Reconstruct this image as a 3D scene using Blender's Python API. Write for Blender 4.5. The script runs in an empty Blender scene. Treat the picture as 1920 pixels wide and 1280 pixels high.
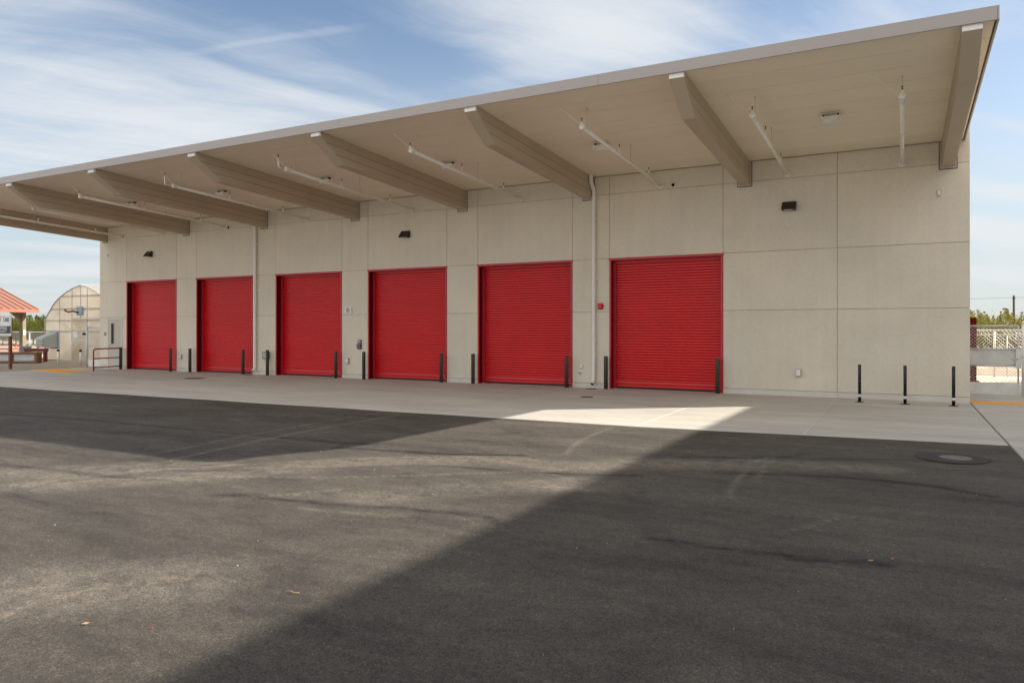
import bpy, math, random
import numpy as np
from mathutils import Vector

SC = bpy.context.scene
COL = SC.collection
rnd = random.Random(7)

# ------------------------------------------------------------------ camera
cam_d = bpy.data.cameras.new('camera')
cam = bpy.data.objects.new('camera', cam_d)
COL.objects.link(cam)
cam.location = (30.275, -19.496, 1.68)
cam.rotation_euler = (math.radians(90), 0, math.radians(27.919))
cam_d.sensor_width = 36.0
cam_d.lens = 36.0 * 1377.4 / 1920.0
cam_d.shift_y = -23.9 / 1920.0
cam_d.clip_start = 0.1
cam_d.clip_end = 3000
SC.camera = cam

# ------------------------------------------------------------------ sun
SUN = Vector((1.41, 1.02, 1.0)).normalized()
sun_d = bpy.data.lights.new('sun', 'SUN')
sun_d.energy = 2.6
sun_d.angle = math.radians(0.53)
sun_d.color = (1.0, 0.93, 0.82)
sun = bpy.data.objects.new('sun', sun_d)
COL.objects.link(sun)
sun.rotation_euler = SUN.to_track_quat('Z', 'Y').to_euler()

# ------------------------------------------------------------------ sky (world)
W = bpy.data.worlds.new('World')
SC.world = W
W.use_nodes = True
wn, wl = W.node_tree.nodes, W.node_tree.links
wn.clear()


def wnode(t, **kw):
    n = wn.new(t)
    for k, v in kw.items():
        setattr(n, k, v)
    return n


def wmath(op, a, b=None, c=None, clamp=False):
    n = wn.new('ShaderNodeMath')
    n.operation = op
    n.use_clamp = clamp
    for i, v in enumerate((a, b, c)):
        if v is None:
            continue
        if isinstance(v, (int, float)):
            n.inputs[i].default_value = v
        else:
            wl.new(v, n.inputs[i])
    return n.outputs[0]


def wsmooth(v, lo, hi):
    n = wn.new('ShaderNodeMapRange')
    n.interpolation_type = 'SMOOTHSTEP'
    wl.new(v, n.inputs[0])
    n.inputs[1].default_value = lo
    n.inputs[2].default_value = hi
    return n.outputs[0]


out = wnode('ShaderNodeOutputWorld')
bg = wnode('ShaderNodeBackground')
bg.inputs['Strength'].default_value = 0.115
sky = wnode('ShaderNodeTexSky', sky_type='NISHITA')
sky.sun_disc = False
sky.sun_elevation = math.asin(SUN.z)
sky.sun_rotation = math.atan2(SUN.x, SUN.y)
sky.air_density = 1.0
sky.dust_density = 0.6
sky.ozone_density = 1.6
tc = wnode('ShaderNodeTexCoord')
rot = wnode('ShaderNodeVectorRotate', rotation_type='Z_AXIS')
rot.inputs['Angle'].default_value = math.radians(-27.919)
wl.new(tc.outputs['Generated'], rot.inputs['Vector'])
sep = wnode('ShaderNodeSeparateXYZ')
wl.new(rot.outputs[0], sep.inputs[0])
den = wmath('ADD', wmath('MAXIMUM', sep.outputs['Z'], 0.0), 0.12)
px = wmath('DIVIDE', sep.outputs['X'], den)
py = wmath('DIVIDE', sep.outputs['Y'], den)
cmb = wnode('ShaderNodeCombineXYZ')
wl.new(px, cmb.inputs[0])
wl.new(py, cmb.inputs[1])
# domain warp
nw = wnode('ShaderNodeTexNoise')
nw.inputs['Scale'].default_value = 1.1
nw.inputs['Detail'].default_value = 3
wl.new(cmb.outputs[0], nw.inputs['Vector'])
wsub = wnode('ShaderNodeVectorMath', operation='SUBTRACT')
wl.new(nw.outputs['Color'], wsub.inputs[0])
wsub.inputs[1].default_value = (0.5, 0.5, 0.5)
wscl = wnode('ShaderNodeVectorMath', operation='SCALE')
wl.new(wsub.outputs[0], wscl.inputs[0])
wscl.inputs['Scale'].default_value = 0.45
wadd = wnode('ShaderNodeVectorMath', operation='ADD')
wl.new(cmb.outputs[0], wadd.inputs[0])
wl.new(wscl.outputs[0], wadd.inputs[1])


def cirrus(angle, sc, scale, detail, rough, off):
    m = wnode('ShaderNodeMapping')
    m.inputs['Rotation'].default_value = (0, 0, math.radians(-angle))
    m2 = wnode('ShaderNodeMapping')
    m2.inputs['Scale'].default_value = (sc[0], sc[1], 1)
    m2.inputs['Location'].default_value = off
    wl.new(wadd.outputs[0], m.inputs['Vector'])
    wl.new(m.outputs[0], m2.inputs['Vector'])
    n = wnode('ShaderNodeTexNoise')
    n.inputs['Scale'].default_value = scale
    n.inputs['Detail'].default_value = detail
    n.inputs['Roughness'].default_value = rough
    wl.new(m2.outputs[0], n.inputs['Vector'])
    return n.outputs['Fac']


c_big = cirrus(35, (0.45, 1.0), 1.1, 5, 0.52, (3.1, 0.4, 0))
c_fine = cirrus(32, (0.28, 1.6), 2.3, 8, 0.62, (1.7, 2.2, 0))
c_alt = cirrus(-14, (0.3, 1.7), 2.0, 8, 0.6, (5.7, 7.9, 0))


def blob(cx, cy, rx, ry, ang, amp):
    a = math.radians(ang)
    dx = wmath('SUBTRACT', px, cx)
    dy = wmath('SUBTRACT', py, cy)
    u = wmath('ADD', wmath('MULTIPLY', dx, math.cos(a) / rx), wmath('MULTIPLY', dy, math.sin(a) / rx))
    v = wmath('ADD', wmath('MULTIPLY', dx, -math.sin(a) / ry), wmath('MULTIPLY', dy, math.cos(a) / ry))
    r2 = wmath('ADD', wmath('MULTIPLY', u, u), wmath('MULTIPLY', v, v))
    e = wmath('POWER', 2.718, wmath('MULTIPLY', r2, -1.0))
    return wmath('MULTIPLY', e, amp)


dens = wmath('ADD', wmath('MULTIPLY', c_big, 0.9), wmath('MULTIPLY', c_fine, 0.85))
dens = wmath('ADD', dens, wmath('MULTIPLY', c_alt, 0.36))
for b in ((-1.30, 2.45, 0.95, 0.42, 12, 0.24), (0.16, 1.84, 0.42, 0.22, 8, 0.36), (0.02, 2.12, 0.5, 0.2, -10, 0.16),
          (-0.70, 2.2, 0.5, 0.07, 40, 0.17), (0.62, 1.80, 0.20, 0.26, 0, -0.34), (-0.25, 2.02, 0.16, 0.20, 0, -0.22),
          (-0.45, 1.72, 0.5, 0.13, 10, -0.24), (-1.05, 1.85, 0.35, 0.12, 0, -0.10), (1.30, 2.15, 0.3, 0.25, 0, -0.16),
          (1.75, 3.4, 0.5, 0.5, 0, 0.10), (2.45, 3.6, 0.9, 0.16, 8, 0.62), (2.3, 3.05, 0.7, 0.10, 12, 0.40), (1.62, 2.35, 0.5, 0.05, 14, 0.30), (2.9, 4.6, 1.2, 0.25, 5, 0.5), (-2.6, 4.6, 1.4, 0.35, -8, 0.3)):
    dens = wmath('ADD', dens, blob(*b))
mask = wmath('MULTIPLY', wsmooth(dens, 0.72, 1.52), 0.92)
raw = mask
# one straight vapour trail
ax, ay, bx, by = -1.07, 2.0, -0.345, 1.83
L = math.hypot(bx - ax, by - ay)
tx, ty = (bx - ax) / L, (by - ay) / L
wpx = wmath('ADD', wmath('MULTIPLY', wmath('SUBTRACT', px, ax), tx), wmath('MULTIPLY', wmath('SUBTRACT', py, ay), ty))
wobble = wmath('MULTIPLY', wmath('SUBTRACT', c_fine, 0.5), 0.05)
wpy = wmath('ADD', wmath('ADD', wmath('MULTIPLY', wmath('SUBTRACT', px, ax), -ty), wmath('MULTIPLY', wmath('SUBTRACT', py, ay), tx)), wobble)
trail = wmath('SUBTRACT', 1.0, wsmooth(wmath('ABSOLUTE', wpy), 0.002, 0.034))
along = wmath('MULTIPLY', wsmooth(wpx, -0.1, 0.30), wmath('SUBTRACT', 1.0, wsmooth(wpx, 0.62, 0.78)))
trail = wmath('MULTIPLY', wmath('MULTIPLY', trail, along), wmath('MULTIPLY', c_fine, 0.42))
mask = wmath('MAXIMUM', mask, wmath('ADD', wmath('MULTIPLY', mask, 0.6), trail))
# pale veil that thickens towards the horizon, all the way round
veil = wmath('SUBTRACT', 1.0, wsmooth(sep.outputs['Z'], -0.02, 0.42))
mask = wmath('MAXIMUM', mask, wmath('ADD', wmath('MULTIPLY', veil, 0.70), wmath('MULTIPLY', mask, 0.42)), clamp=True)
# bright cloud added behind the camera, out of view, to lift the shaded wall
fill_bank = wmath('SUBTRACT', 1.0, wsmooth(wmath('ADD', sep.outputs['Y'], wmath('MULTIPLY', wmath('SUBTRACT', c_big, 0.5), 0.5)), -0.25, 0.42))
mask = wmath('MAXIMUM', mask, wmath('MULTIPLY', fill_bank, wmath('ADD', 0.62, wmath('MULTIPLY', c_fine, 0.6))), clamp=True)
cmix = wnode('ShaderNodeMix', data_type='RGBA')
wl.new(mask, cmix.inputs['Factor'])
# sky colour scaled down evenly before the clouds are mixed in
skyc = wnode('ShaderNodeMix', data_type='RGBA', blend_type='MULTIPLY')
skyc.inputs['Factor'].default_value = 1.0
wl.new(sky.outputs[0], skyc.inputs['A'])
skyc.inputs['B'].default_value = (0.43, 0.42, 0.41, 1)
wl.new(skyc.outputs['Result'], cmix.inputs['A'])
FILL_CLOUD = (3.6, 3.58, 3.5, 1)  # brighter than the clouds in view, as fill light
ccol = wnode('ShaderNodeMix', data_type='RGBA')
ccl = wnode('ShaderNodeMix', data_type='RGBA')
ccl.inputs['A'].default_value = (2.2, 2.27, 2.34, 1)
ccl.inputs['B'].default_value = FILL_CLOUD
wl.new(fill_bank, ccl.inputs['Factor'])
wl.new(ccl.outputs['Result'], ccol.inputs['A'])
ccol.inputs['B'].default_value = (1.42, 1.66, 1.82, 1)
wl.new(wmath('MULTIPLY', wmath('SUBTRACT', 1.0, wsmooth(sep.outputs['Z'], 0.05, 0.38)), wmath('MULTIPLY', wmath('SUBTRACT', 1.0, fill_bank), wmath('SUBTRACT', 1.0, wmath('MULTIPLY', raw, 0.95), None, True))), ccol.inputs['Factor'])
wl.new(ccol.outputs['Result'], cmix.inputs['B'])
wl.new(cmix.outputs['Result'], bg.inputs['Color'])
wl.new(bg.outputs[0], out.inputs['Surface'])

SC.view_settings.view_transform = 'Standard'
SC.view_settings.look = 'None'
SC.view_settings.exposure = 1.72
SC.view_settings.gamma = 1.0
SC.view_settings.use_curve_mapping = False
SC.render.engine = 'CYCLES'
SC.cycles.max_bounces = 10
SC.cycles.diffuse_bounces = 8


# ------------------------------------------------------------------ materials
def add_object_variation(m, amt):
    nt = m.node_tree
    p = nt.nodes['Principled BSDF']
    src = p.inputs['Base Color'].links[0].from_socket
    oi = nt.nodes.new('ShaderNodeObjectInfo')
    mr = nt.nodes.new('ShaderNodeMapRange')
    nt.links.new(oi.outputs['Random'], mr.inputs[0])
    mr.inputs[3].default_value = 1 - amt
    mr.inputs[4].default_value = 1 + amt
    geo = nt.nodes.new('ShaderNodeNewGeometry')
    mp = nt.nodes.new('ShaderNodeMapping')
    mp.inputs['Scale'].default_value = (5.0, 5.0, 0.22)
    nt.links.new(geo.outputs['Position'], mp.inputs['Vector'])
    nz = nt.nodes.new('ShaderNodeTexNoise')
    nz.inputs['Scale'].default_value = 1.0
    nz.inputs['Detail'].default_value = 6
    nt.links.new(mp.outputs[0], nz.inputs['Vector'])
    m2 = nt.nodes.new('ShaderNodeMapRange')
    nt.links.new(nz.outputs['Fac'], m2.inputs[0])
    m2.inputs[1].default_value = 0.3
    m2.inputs[2].default_value = 0.7
    m2.inputs[3].default_value = 1 - amt
    m2.inputs[4].default_value = 1 + amt
    mu = nt.nodes.new('ShaderNodeMath')
    mu.operation = 'MULTIPLY'
    nt.links.new(mr.outputs[0], mu.inputs[0])
    nt.links.new(m2.outputs[0], mu.inputs[1])
    sc = nt.nodes.new('ShaderNodeVectorMath')
    sc.operation = 'SCALE'
    nt.links.new(src, sc.inputs[0])
    nt.links.new(mu.outputs[0], sc.inputs['Scale'])
    nt.links.new(sc.outputs[0], p.inputs['Base Color'])


def pmat(name, base, rough=0.6, var=0.12, scale=1.5, detail=6, stretch=(1, 1, 1), fine=0.0, fscale=60, bump=0.0, bscale=80,
         bdist=0.01, metallic=0.0, spec=0.5, hue=None, island=0.0, coat=0.0, rvar=0.0):
    m = bpy.data.materials.new(name)
    m.use_nodes = True
    nt = m.node_tree
    n, l = nt.nodes, nt.links
    p = n['Principled BSDF']
    p.inputs['Roughness'].default_value = rough
    p.inputs['Metallic'].default_value = metallic
    p.inputs['Specular IOR Level'].default_value = spec
    p.inputs['Coat Weight'].default_value = coat
    geo = n.new('ShaderNodeNewGeometry')
    mp = n.new('ShaderNodeMapping')
    mp.inputs['Scale'].default_value = stretch
    l.new(geo.outputs['Position'], mp.inputs['Vector'])
    nz = n.new('ShaderNodeTexNoise')
    nz.inputs['Scale'].default_value = scale
    nz.inputs['Detail'].default_value = detail
    nz.inputs['Roughness'].default_value = 0.6
    l.new(mp.outputs[0], nz.inputs['Vector'])
    mr = n.new('ShaderNodeMapRange')
    l.new(nz.outputs['Fac'], mr.inputs[0])
    mr.inputs[1].default_value = 0.28
    mr.inputs[2].default_value = 0.72
    mr.inputs[3].default_value = 1 - var
    mr.inputs[4].default_value = 1 + var
    val = mr.outputs[0]
    if fine:
        nf = n.new('ShaderNodeTexNoise')
        nf.inputs['Scale'].default_value = fscale
        nf.inputs['Detail'].default_value = 3
        l.new(geo.outputs['Position'], nf.inputs['Vector'])
        mf = n.new('ShaderNodeMapRange')
        l.new(nf.outputs['Fac'], mf.inputs[0])
        mf.inputs[1].default_value = 0.25
        mf.inputs[2].default_value = 0.75
        mf.inputs[3].default_value = 1 - fine
        mf.inputs[4].default_value = 1 + fine
        mm = n.new('ShaderNodeMath')
        mm.operation = 'MULTIPLY'
        l.new(val, mm.inputs[0])
        l.new(mf.outputs[0], mm.inputs[1])
        val = mm.outputs[0]
    if island:
        mi = n.new('ShaderNodeMapRange')
        l.new(geo.outputs['Random Per Island'], mi.inputs[0])
        mi.inputs[3].default_value = 1 - island
        mi.inputs[4].default_value = 1 + island
        mm = n.new('ShaderNodeMath')
        mm.operation = 'MULTIPLY'
        l.new(val, mm.inputs[0])
        l.new(mi.outputs[0], mm.inputs[1])
        val = mm.outputs[0]
    sc = n.new('ShaderNodeVectorMath')
    sc.operation = 'SCALE'
    if hue is not None:
        mx = n.new('ShaderNodeMix')
        mx.data_type = 'RGBA'
        nh = n.new('ShaderNodeTexNoise')
        nh.inputs['Scale'].default_value = scale * 0.63
        nh.inputs['Detail'].default_value = 4
        l.new(mp.outputs[0], nh.inputs['Vector'])
        mh = n.new('ShaderNodeMapRange')
        l.new(nh.outputs['Fac'], mh.inputs[0])
        mh.inputs[1].default_value = 0.35
        mh.inputs[2].default_value = 0.65
        if island:
            l.new(geo.outputs['Random Per Island'], mx.inputs['Factor'])
        else:
            l.new(mh.outputs[0], mx.inputs['Factor'])
        mx.inputs['A'].default_value = (*base, 1)
        mx.inputs['B'].default_value = (*hue, 1)
        l.new(mx.outputs['Result'], sc.inputs[0])
    else:
        sc.inputs[0].default_value = base
    l.new(val, sc.inputs['Scale'])
    l.new(sc.outputs[0], p.inputs['Base Color'])
    if rvar:
        rr = n.new('ShaderNodeMapRange')
        l.new(nz.outputs['Fac'], rr.inputs[0])
        rr.inputs[3].default_value = max(0.05, rough - rvar)
        rr.inputs[4].default_value = min(1, rough + rvar)
        l.new(rr.outputs[0], p.inputs['Roughness'])
    if bump:
        nb = n.new('ShaderNodeTexNoise')
        nb.inputs['Scale'].default_value = bscale
        nb.inputs['Detail'].default_value = 4
        l.new(geo.outputs['Position'], nb.inputs['Vector'])
        bp = n.new('ShaderNodeBump')
        bp.inputs['Strength'].default_value = bump
        bp.inputs['Distance'].default_value = bdist
        l.new(nb.outputs['Fac'], bp.inputs['Height'])
        l.new(bp.outputs[0], p.inputs['Normal'])
    return m


M = {}
M['wall'] = pmat('textured_beige_wall', (0.72, 0.655, 0.55), 0.9, 0.06, 0.8, 8, fine=0.04, fscale=13, bump=0.35, bscale=55, bdist=0.006, hue=(0.685, 0.64, 0.555), spec=0.3)
M['joint'] = pmat('wall_joint_sealant', (0.38, 0.335, 0.27), 0.9, 0.1)
M['footing'] = pmat('pale_concrete_footing', (0.64, 0.61, 0.565), 0.9, 0.08, 3, fine=0.05, bump=0.2)
M['soffit'] = pmat('cream_metal_soffit', (0.87, 0.785, 0.635), 0.42, 0.035, 0.8, 5, stretch=(0.35, 2, 1), rvar=0.06, spec=0.45)
M['beam'] = pmat('taupe_painted_beam', (0.48, 0.40, 0.30), 0.5, 0.05, 0.9, 5, spec=0.4, rvar=0.06)
M['beam_gap'] = pmat('beam_lap_shadow_gap', (0.10, 0.08, 0.06), 0.8, 0.1)
M['cap'] = pmat('white_beam_cap', (0.80, 0.79, 0.77), 0.5, 0.05, 4)
M['fascia'] = pmat('grey_metal_fascia', (0.375, 0.335, 0.322), 0.4, 0.03, 0.5, 4, stretch=(0.3, 1, 1), spec=0.5, rvar=0.05)
M['beam_trim'] = pmat('pale_beam_collar', (0.56, 0.48, 0.42), 0.6, 0.05)
M['roof'] = pmat('grey_roof_membrane', (0.55, 0.55, 0.54), 0.8, 0.1)
M['red'] = pmat('red_door_paint', (0.61, 0.006, 0.011), 0.36, 0.06, 0.9, 5, stretch=(1, 1, 2.5), spec=0.55, rvar=0.05)
M['red_frame'] = pmat('red_frame_paint', (0.50, 0.016, 0.032), 0.4, 0.06, 2, spec=0.5)
M['red_jamb'] = pmat('dark_red_jamb', (0.11, 0.002, 0.004), 0.55, 0.05, 2, spec=0.2)  # jamb and head linings in a darker red than the frame
M['black'] = pmat('black_gasket', (0.012, 0.011, 0.010), 0.7, 0.1)
M['bollard'] = pmat('bronze_bollard_paint', (0.055, 0.050, 0.040), 0.5, 0.12, 6, spec=0.4, rvar=0.1)
M['rack'] = pmat('black_powder_coat', (0.012, 0.010, 0.011), 0.28, 0.1, 8, spec=0.5)
M['sticker'] = pmat('white_sticker', (0.75, 0.75, 0.78), 0.5, 0.1, 40)
M['bronze'] = pmat('dark_bronze_fixture', (0.020, 0.016, 0.012), 0.5, 0.1, 8)
M['lens'] = pmat('clear_lens', (0.7, 0.68, 0.64), 0.15, 0.05)
M['pipe'] = pmat('cream_sprinkler_pipe', (0.88, 0.85, 0.78), 0.45, 0.05, 5, spec=0.45)
M['coupling'] = pmat('white_pipe_coupling', (0.82, 0.79, 0.74), 0.45, 0.06, 10)
M['brass'] = pmat('dark_sprinkler_head', (0.045, 0.032, 0.022), 0.4, 0.1, metallic=0.6)
M['downspout'] = pmat('off_white_downspout', (0.82, 0.80, 0.75), 0.45, 0.06, 1.2, stretch=(1, 1, 0.3))
M['galv'] = pmat('galvanised_steel', (0.60, 0.615, 0.63), 0.45, 0.12, 9, metallic=0.25, rvar=0.1)
M['galv_pale'] = pmat('weathered_galvanised_plate', (0.74, 0.745, 0.74), 0.5, 0.12, 4, metallic=0.05, rvar=0.12)
M['wire'] = pmat('galvanised_wire', (0.72, 0.72, 0.71), 0.45, 0.1, metallic=0.3)
M['grey_box'] = pmat('grey_plastic_box', (0.42, 0.43, 0.43), 0.5, 0.06, 8)
M['slate_box'] = pmat('slate_grey_box', (0.16, 0.17, 0.18), 0.5, 0.08, 8)
M['white_paint'] = pmat('white_paint', (0.78, 0.77, 0.76), 0.5, 0.05, 6)
M['speaker_grille'] = pmat('pale_speaker_grille', (0.52, 0.52, 0.55), 0.6, 0.1, 30)
M['alarm'] = pmat('red_alarm_plastic', (0.55, 0.02, 0.025), 0.4, 0.05, 10)
M['door_grey'] = pmat('grey_beige_door_paint', (0.52, 0.475, 0.42), 0.5, 0.04, 2)
M['door_trim'] = pmat('pale_door_frame_paint', (0.70, 0.68, 0.65), 0.5, 0.04, 2)
M['glass_dark'] = pmat('dark_door_glass', (0.010, 0.010, 0.010), 0.25, 0.1, spec=0.25)
M['steel'] = pmat('brushed_steel', (0.65, 0.65, 0.64), 0.3, 0.08, 20, metallic=0.9)
M['plaque'] = pmat('dark_plaque', (0.05, 0.05, 0.055), 0.5, 0.1)
M['rail_red'] = pmat('red_rail_paint', (0.38, 0.014, 0.020), 0.4, 0.08, 6)
M['maroon'] = pmat('maroon_post_paint', (0.12, 0.002, 0.004), 0.6, 0.1, 3, spec=0.15)
M['tactile'] = pmat('yellow_tactile_tile', (0.78, 0.36, 0.03), 0.7, 0.12, 5, fine=0.1, fscale=40)
M['concrete'] = pmat('broom_finished_concrete', (0.475, 0.445, 0.392), 0.85, 0.15, 0.8, 9, stretch=(0.45, 1.9, 1), fine=0.05, fscale=35, bump=0.25, bscale=90, bdist=0.004, hue=(0.445, 0.422, 0.38), rvar=0.1, spec=0.4)
M['concrete_gap'] = pmat('slab_joint', (0.21, 0.185, 0.155), 0.9, 0.2, 5)
M['cover'] = pmat('dark_cast_cover', (0.06, 0.055, 0.05), 0.6, 0.2, 12, bump=0.3, bscale=60)
M['cover_pale'] = pmat('cement_patch', (0.17, 0.15, 0.13), 0.9, 0.35, 9, bump=0.4, bscale=60)
M['collar'] = pmat('fresh_asphalt_collar', (0.034, 0.031, 0.028), 0.85, 0.3, 7, fine=0.3, fscale=120, bump=0.6, bscale=140, bdist=0.01)
M['dirt'] = pmat('pale_dirt', (0.40, 0.335, 0.25), 0.95, 0.18, 0.4, 8, fine=0.14, fscale=9, bump=0.4, bscale=14, bdist=0.03, hue=(0.34, 0.27, 0.19))
M['gravel'] = pmat('grey_brown_gravel', (0.33, 0.275, 0.205), 0.95, 0.2, 1.2, 8, fine=0.3, fscale=30, bump=0.8, bscale=40, bdist=0.02, hue=(0.27, 0.22, 0.155))
M['pale_sand'] = pmat('pale_crushed_stone', (0.62, 0.55, 0.46), 0.95, 0.12, 0.8, 7, fine=0.12, fscale=22, bump=0.4, bscale=40)
M['wood'] = pmat('stained_timber', (0.20, 0.085, 0.035), 0.7, 0.2, 4, stretch=(6, 6, 1))
M['wood_dark'] = pmat('red_brown_timber', (0.14, 0.035, 0.022), 0.7, 0.2, 4)
M['corrugated'] = pmat('corrugated_steel_panel', (0.56, 0.57, 0.59), 0.4, 0.08, 4, metallic=0.5)
M['post_paint'] = pmat('tan_post_paint', (0.25, 0.205, 0.135), 0.7, 0.06, 2)
M['salmon_roof'] = pmat('salmon_metal_roofing', (0.34, 0.155, 0.11), 0.5, 0.06, 1.0)
M['salmon_trim'] = pmat('salmon_roof_trim', (0.38, 0.13, 0.07), 0.5, 0.05, 2)
M['coral'] = pmat('coral_steel_tube', (0.55, 0.13, 0.075), 0.45, 0.08, 4)
M['tub'] = pmat('blue_grey_plastic_tub', (0.26, 0.33, 0.39), 0.5, 0.1, 4)
M['sign_white'] = pmat('white_sign_print', (0.70, 0.70, 0.69), 0.4, 0.02, 2)
M['sign_navy'] = pmat('navy_sign_print', (0.006, 0.012, 0.045), 0.4, 0.05, 2)
M['sign_red'] = pmat('red_sign_print', (0.50, 0.02, 0.03), 0.4, 0.05, 2)
M['sign_blue'] = pmat('blue_sign_print', (0.10, 0.28, 0.48), 0.4, 0.05, 2)
M['sign_post'] = pmat('rust_brown_post', (0.17, 0.055, 0.028), 0.6, 0.15, 4)
M['cooler'] = pmat('grey_green_sheet_metal', (0.40, 0.43, 0.41), 0.45, 0.06, 2, metallic=0.2)
M['louvre'] = pmat('pale_louvre_blade', (0.58, 0.58, 0.58), 0.45, 0.05, 5)
M['gh_bar'] = pmat('greenhouse_frame_bar', (0.52, 0.51, 0.49), 0.5, 0.1, 5, metallic=0.2)
M['pole'] = pmat('weathered_utility_pole', (0.10, 0.075, 0.06), 0.9, 0.15, 3)
M['bark'] = pmat('grey_brown_bark', (0.13, 0.10, 0.075), 0.9, 0.2, 8)
M['leaf_tan'] = pmat('dry_tan_leaf', (0.50, 0.30, 0.13), 0.8, 0.2, 30)
M['leaf_orange'] = pmat('dry_orange_leaf', (0.40, 0.13, 0.03), 0.8, 0.2, 30)
M['chips'] = pmat('pale_stone_chips', (0.42, 0.39, 0.35), 0.9, 0.2, 30, island=0.35)
M['paper'] = pmat('white_paper', (0.72, 0.71, 0.68), 0.7, 0.05)


add_object_variation(M['wall'], 0.022)
add_object_variation(M['soffit'], 0.012)
add_object_variation(M['red'], 0.02)
add_object_variation(M['concrete'], 0.03)


def leafmat(name, a, b, trans=0.35):
    m = pmat(name, a, 0.6, 0.25, 0.5, 3, hue=b, island=0.35, spec=0.3)
    nt = m.node_tree
    n, l = nt.nodes, nt.links
    p = n['Principled BSDF']
    o = n['Material Output']
    t = n.new('ShaderNodeBsdfTranslucent')
    src = p.inputs['Base Color'].links[0].from_socket
    g = n.new('ShaderNodeVectorMath')
    g.operation = 'MULTIPLY'
    l.new(src, g.inputs[0])
    g.inputs[1].default_value = (1.5, 1.7, 0.7)
    l.new(g.outputs[0], t.inputs['Color'])
    mx = n.new('ShaderNodeMixShader')
    mx.inputs[0].default_value = trans
    l.new(p.outputs[0], mx.inputs[1])
    l.new(t.outputs[0], mx.inputs[2])
    l.new(mx.outputs[0], o.inputs['Surface'])
    return m


M['leaf_green'] = leafmat('orchard_leaf', (0.085, 0.115, 0.022), (0.17, 0.16, 0.035))
M['leaf_yellow'] = leafmat('yellowing_leaf', (0.11, 0.125, 0.025), (0.27, 0.20, 0.045))
M['leaf_dark'] = leafmat('conifer_needle', (0.030, 0.045, 0.018), (0.05, 0.065, 0.022), 0.15)

# translucent greenhouse sheet
mg = bpy.data.materials.new('clouded_polycarbonate')
mg.use_nodes = True
nt = mg.node_tree
n, l = nt.nodes, nt.links
p = n['Principled BSDF']
geo = n.new('ShaderNodeNewGeometry')
mp = n.new('ShaderNodeMapping')
mp.inputs['Scale'].default_value = (1, 1, 1)
l.new(geo.outputs['Position'], mp.inputs['Vector'])
nz = n.new('ShaderNodeTexNoise')
nz.inputs['Scale'].default_value = 0.9
nz.inputs['Detail'].default_value = 5
l.new(mp.outputs[0], nz.inputs['Vector'])
rp = n.new('ShaderNodeValToRGB')
rp.color_ramp.elements[0].position = 0.3
rp.color_ramp.elements[0].color = (0.78, 0.72, 0.63, 1)
rp.color_ramp.elements[1].position = 0.7
rp.color_ramp.elements[1].color = (0.90, 0.87, 0.80, 1)
l.new(nz.outputs['Fac'], rp.inputs[0])
l.new(rp.outputs[0], p.inputs['Base Color'])
p.inputs['Roughness'].default_value = 0.35
tr = n.new('ShaderNodeBsdfTranslucent')
l.new(rp.outputs[0], tr.inputs['Color'])
m1 = n.new('ShaderNodeMixShader')
m1.inputs[0].default_value = 0.7
l.new(p.outputs[0], m1.inputs[1])
l.new(tr.outputs[0], m1.inputs[2])
tp = n.new('ShaderNodeBsdfTransparent')
m2 = n.new('ShaderNodeMixShader')
m2.inputs[0].default_value = 0.18
l.new(m1.outputs[0], m2.inputs[1])
l.new(tp.outputs[0], m2.inputs[2])
l.new(m2.outputs[0], n['Material Output'].inputs['Surface'])
M['poly'] = mg

# asphalt: dusty grey brown with grit, worn tracks carried by mesh attributes
ma = bpy.data.materials.new('worn_asphalt')
ma.use_nodes = True
nt = ma.node_tree
n, l = nt.nodes, nt.links
p = n['Principled BSDF']
geo = n.new('ShaderNodeNewGeometry')


def anoise(scale, detail, rough, stretch=(1, 1, 1), rotz=0.0):
    mpn = n.new('ShaderNodeMapping')
    mpn.inputs['Scale'].default_value = stretch
    mpn.inputs['Rotation'].default_value = (0, 0, rotz)
    l.new(geo.outputs['Position'], mpn.inputs['Vector'])
    nn = n.new('ShaderNodeTexNoise')
    nn.inputs['Scale'].default_value = scale
    nn.inputs['Detail'].default_value = detail
    nn.inputs['Roughness'].default_value = rough
    nn.inputs['Distortion'].default_value = 0.6
    l.new(mpn.outputs[0], nn.inputs['Vector'])
    return nn.outputs['Fac']


def amap(v, a, b, c, d):
    mm = n.new('ShaderNodeMapRange')
    l.new(v, mm.inputs[0])
    for i, x in enumerate((a, b, c, d)):
        mm.inputs[i + 1].default_value = x
    return mm.outputs[0]


def amath(op, a, b):
    mm = n.new('ShaderNodeMath')
    mm.operation = op
    for i, v in enumerate((a, b)):
        if isinstance(v, (int, float)):
            mm.inputs[i].default_value = v
        else:
            l.new(v, mm.inputs[i])
    return mm.outputs[0]


def attr(name):
    a = n.new('ShaderNodeAttribute')
    a.attribute_name = name
    return a.outputs['Fac']


blot = anoise(0.62, 10, 0.68, (0.6, 1.7, 1), 0.35)
blot2 = anoise(3.4, 8, 0.68, (0.55, 1.5, 1), -0.25)
grit = anoise(260, 3, 0.75)
grit2 = anoise(85, 4, 0.75)
speck = anoise(95, 2, 0.5)
dark_a, light_a, swath_a = attr('dark_track'), attr('pale_track'), attr('swath')
brk = amap(anoise(5.0, 8, 0.72), 0.36, 0.60, 0.25, 1.0)
dust = amath('ADD', amap(blot, 0.30, 0.72, 0.12, 0.44), amath('MULTIPLY', amath('SUBTRACT', blot2, 0.5), 0.42))
dust = amath('ADD', dust, amath('MULTIPLY', amath('MULTIPLY', swath_a, brk), 0.42))
dust = amath('ADD', dust, amath('MULTIPLY', amath('MULTIPLY', light_a, brk), 0.46))
dust = amath('SUBTRACT', dust, amath('MULTIPLY', amath('MULTIPLY', dark_a, brk), 0.40))
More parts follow.
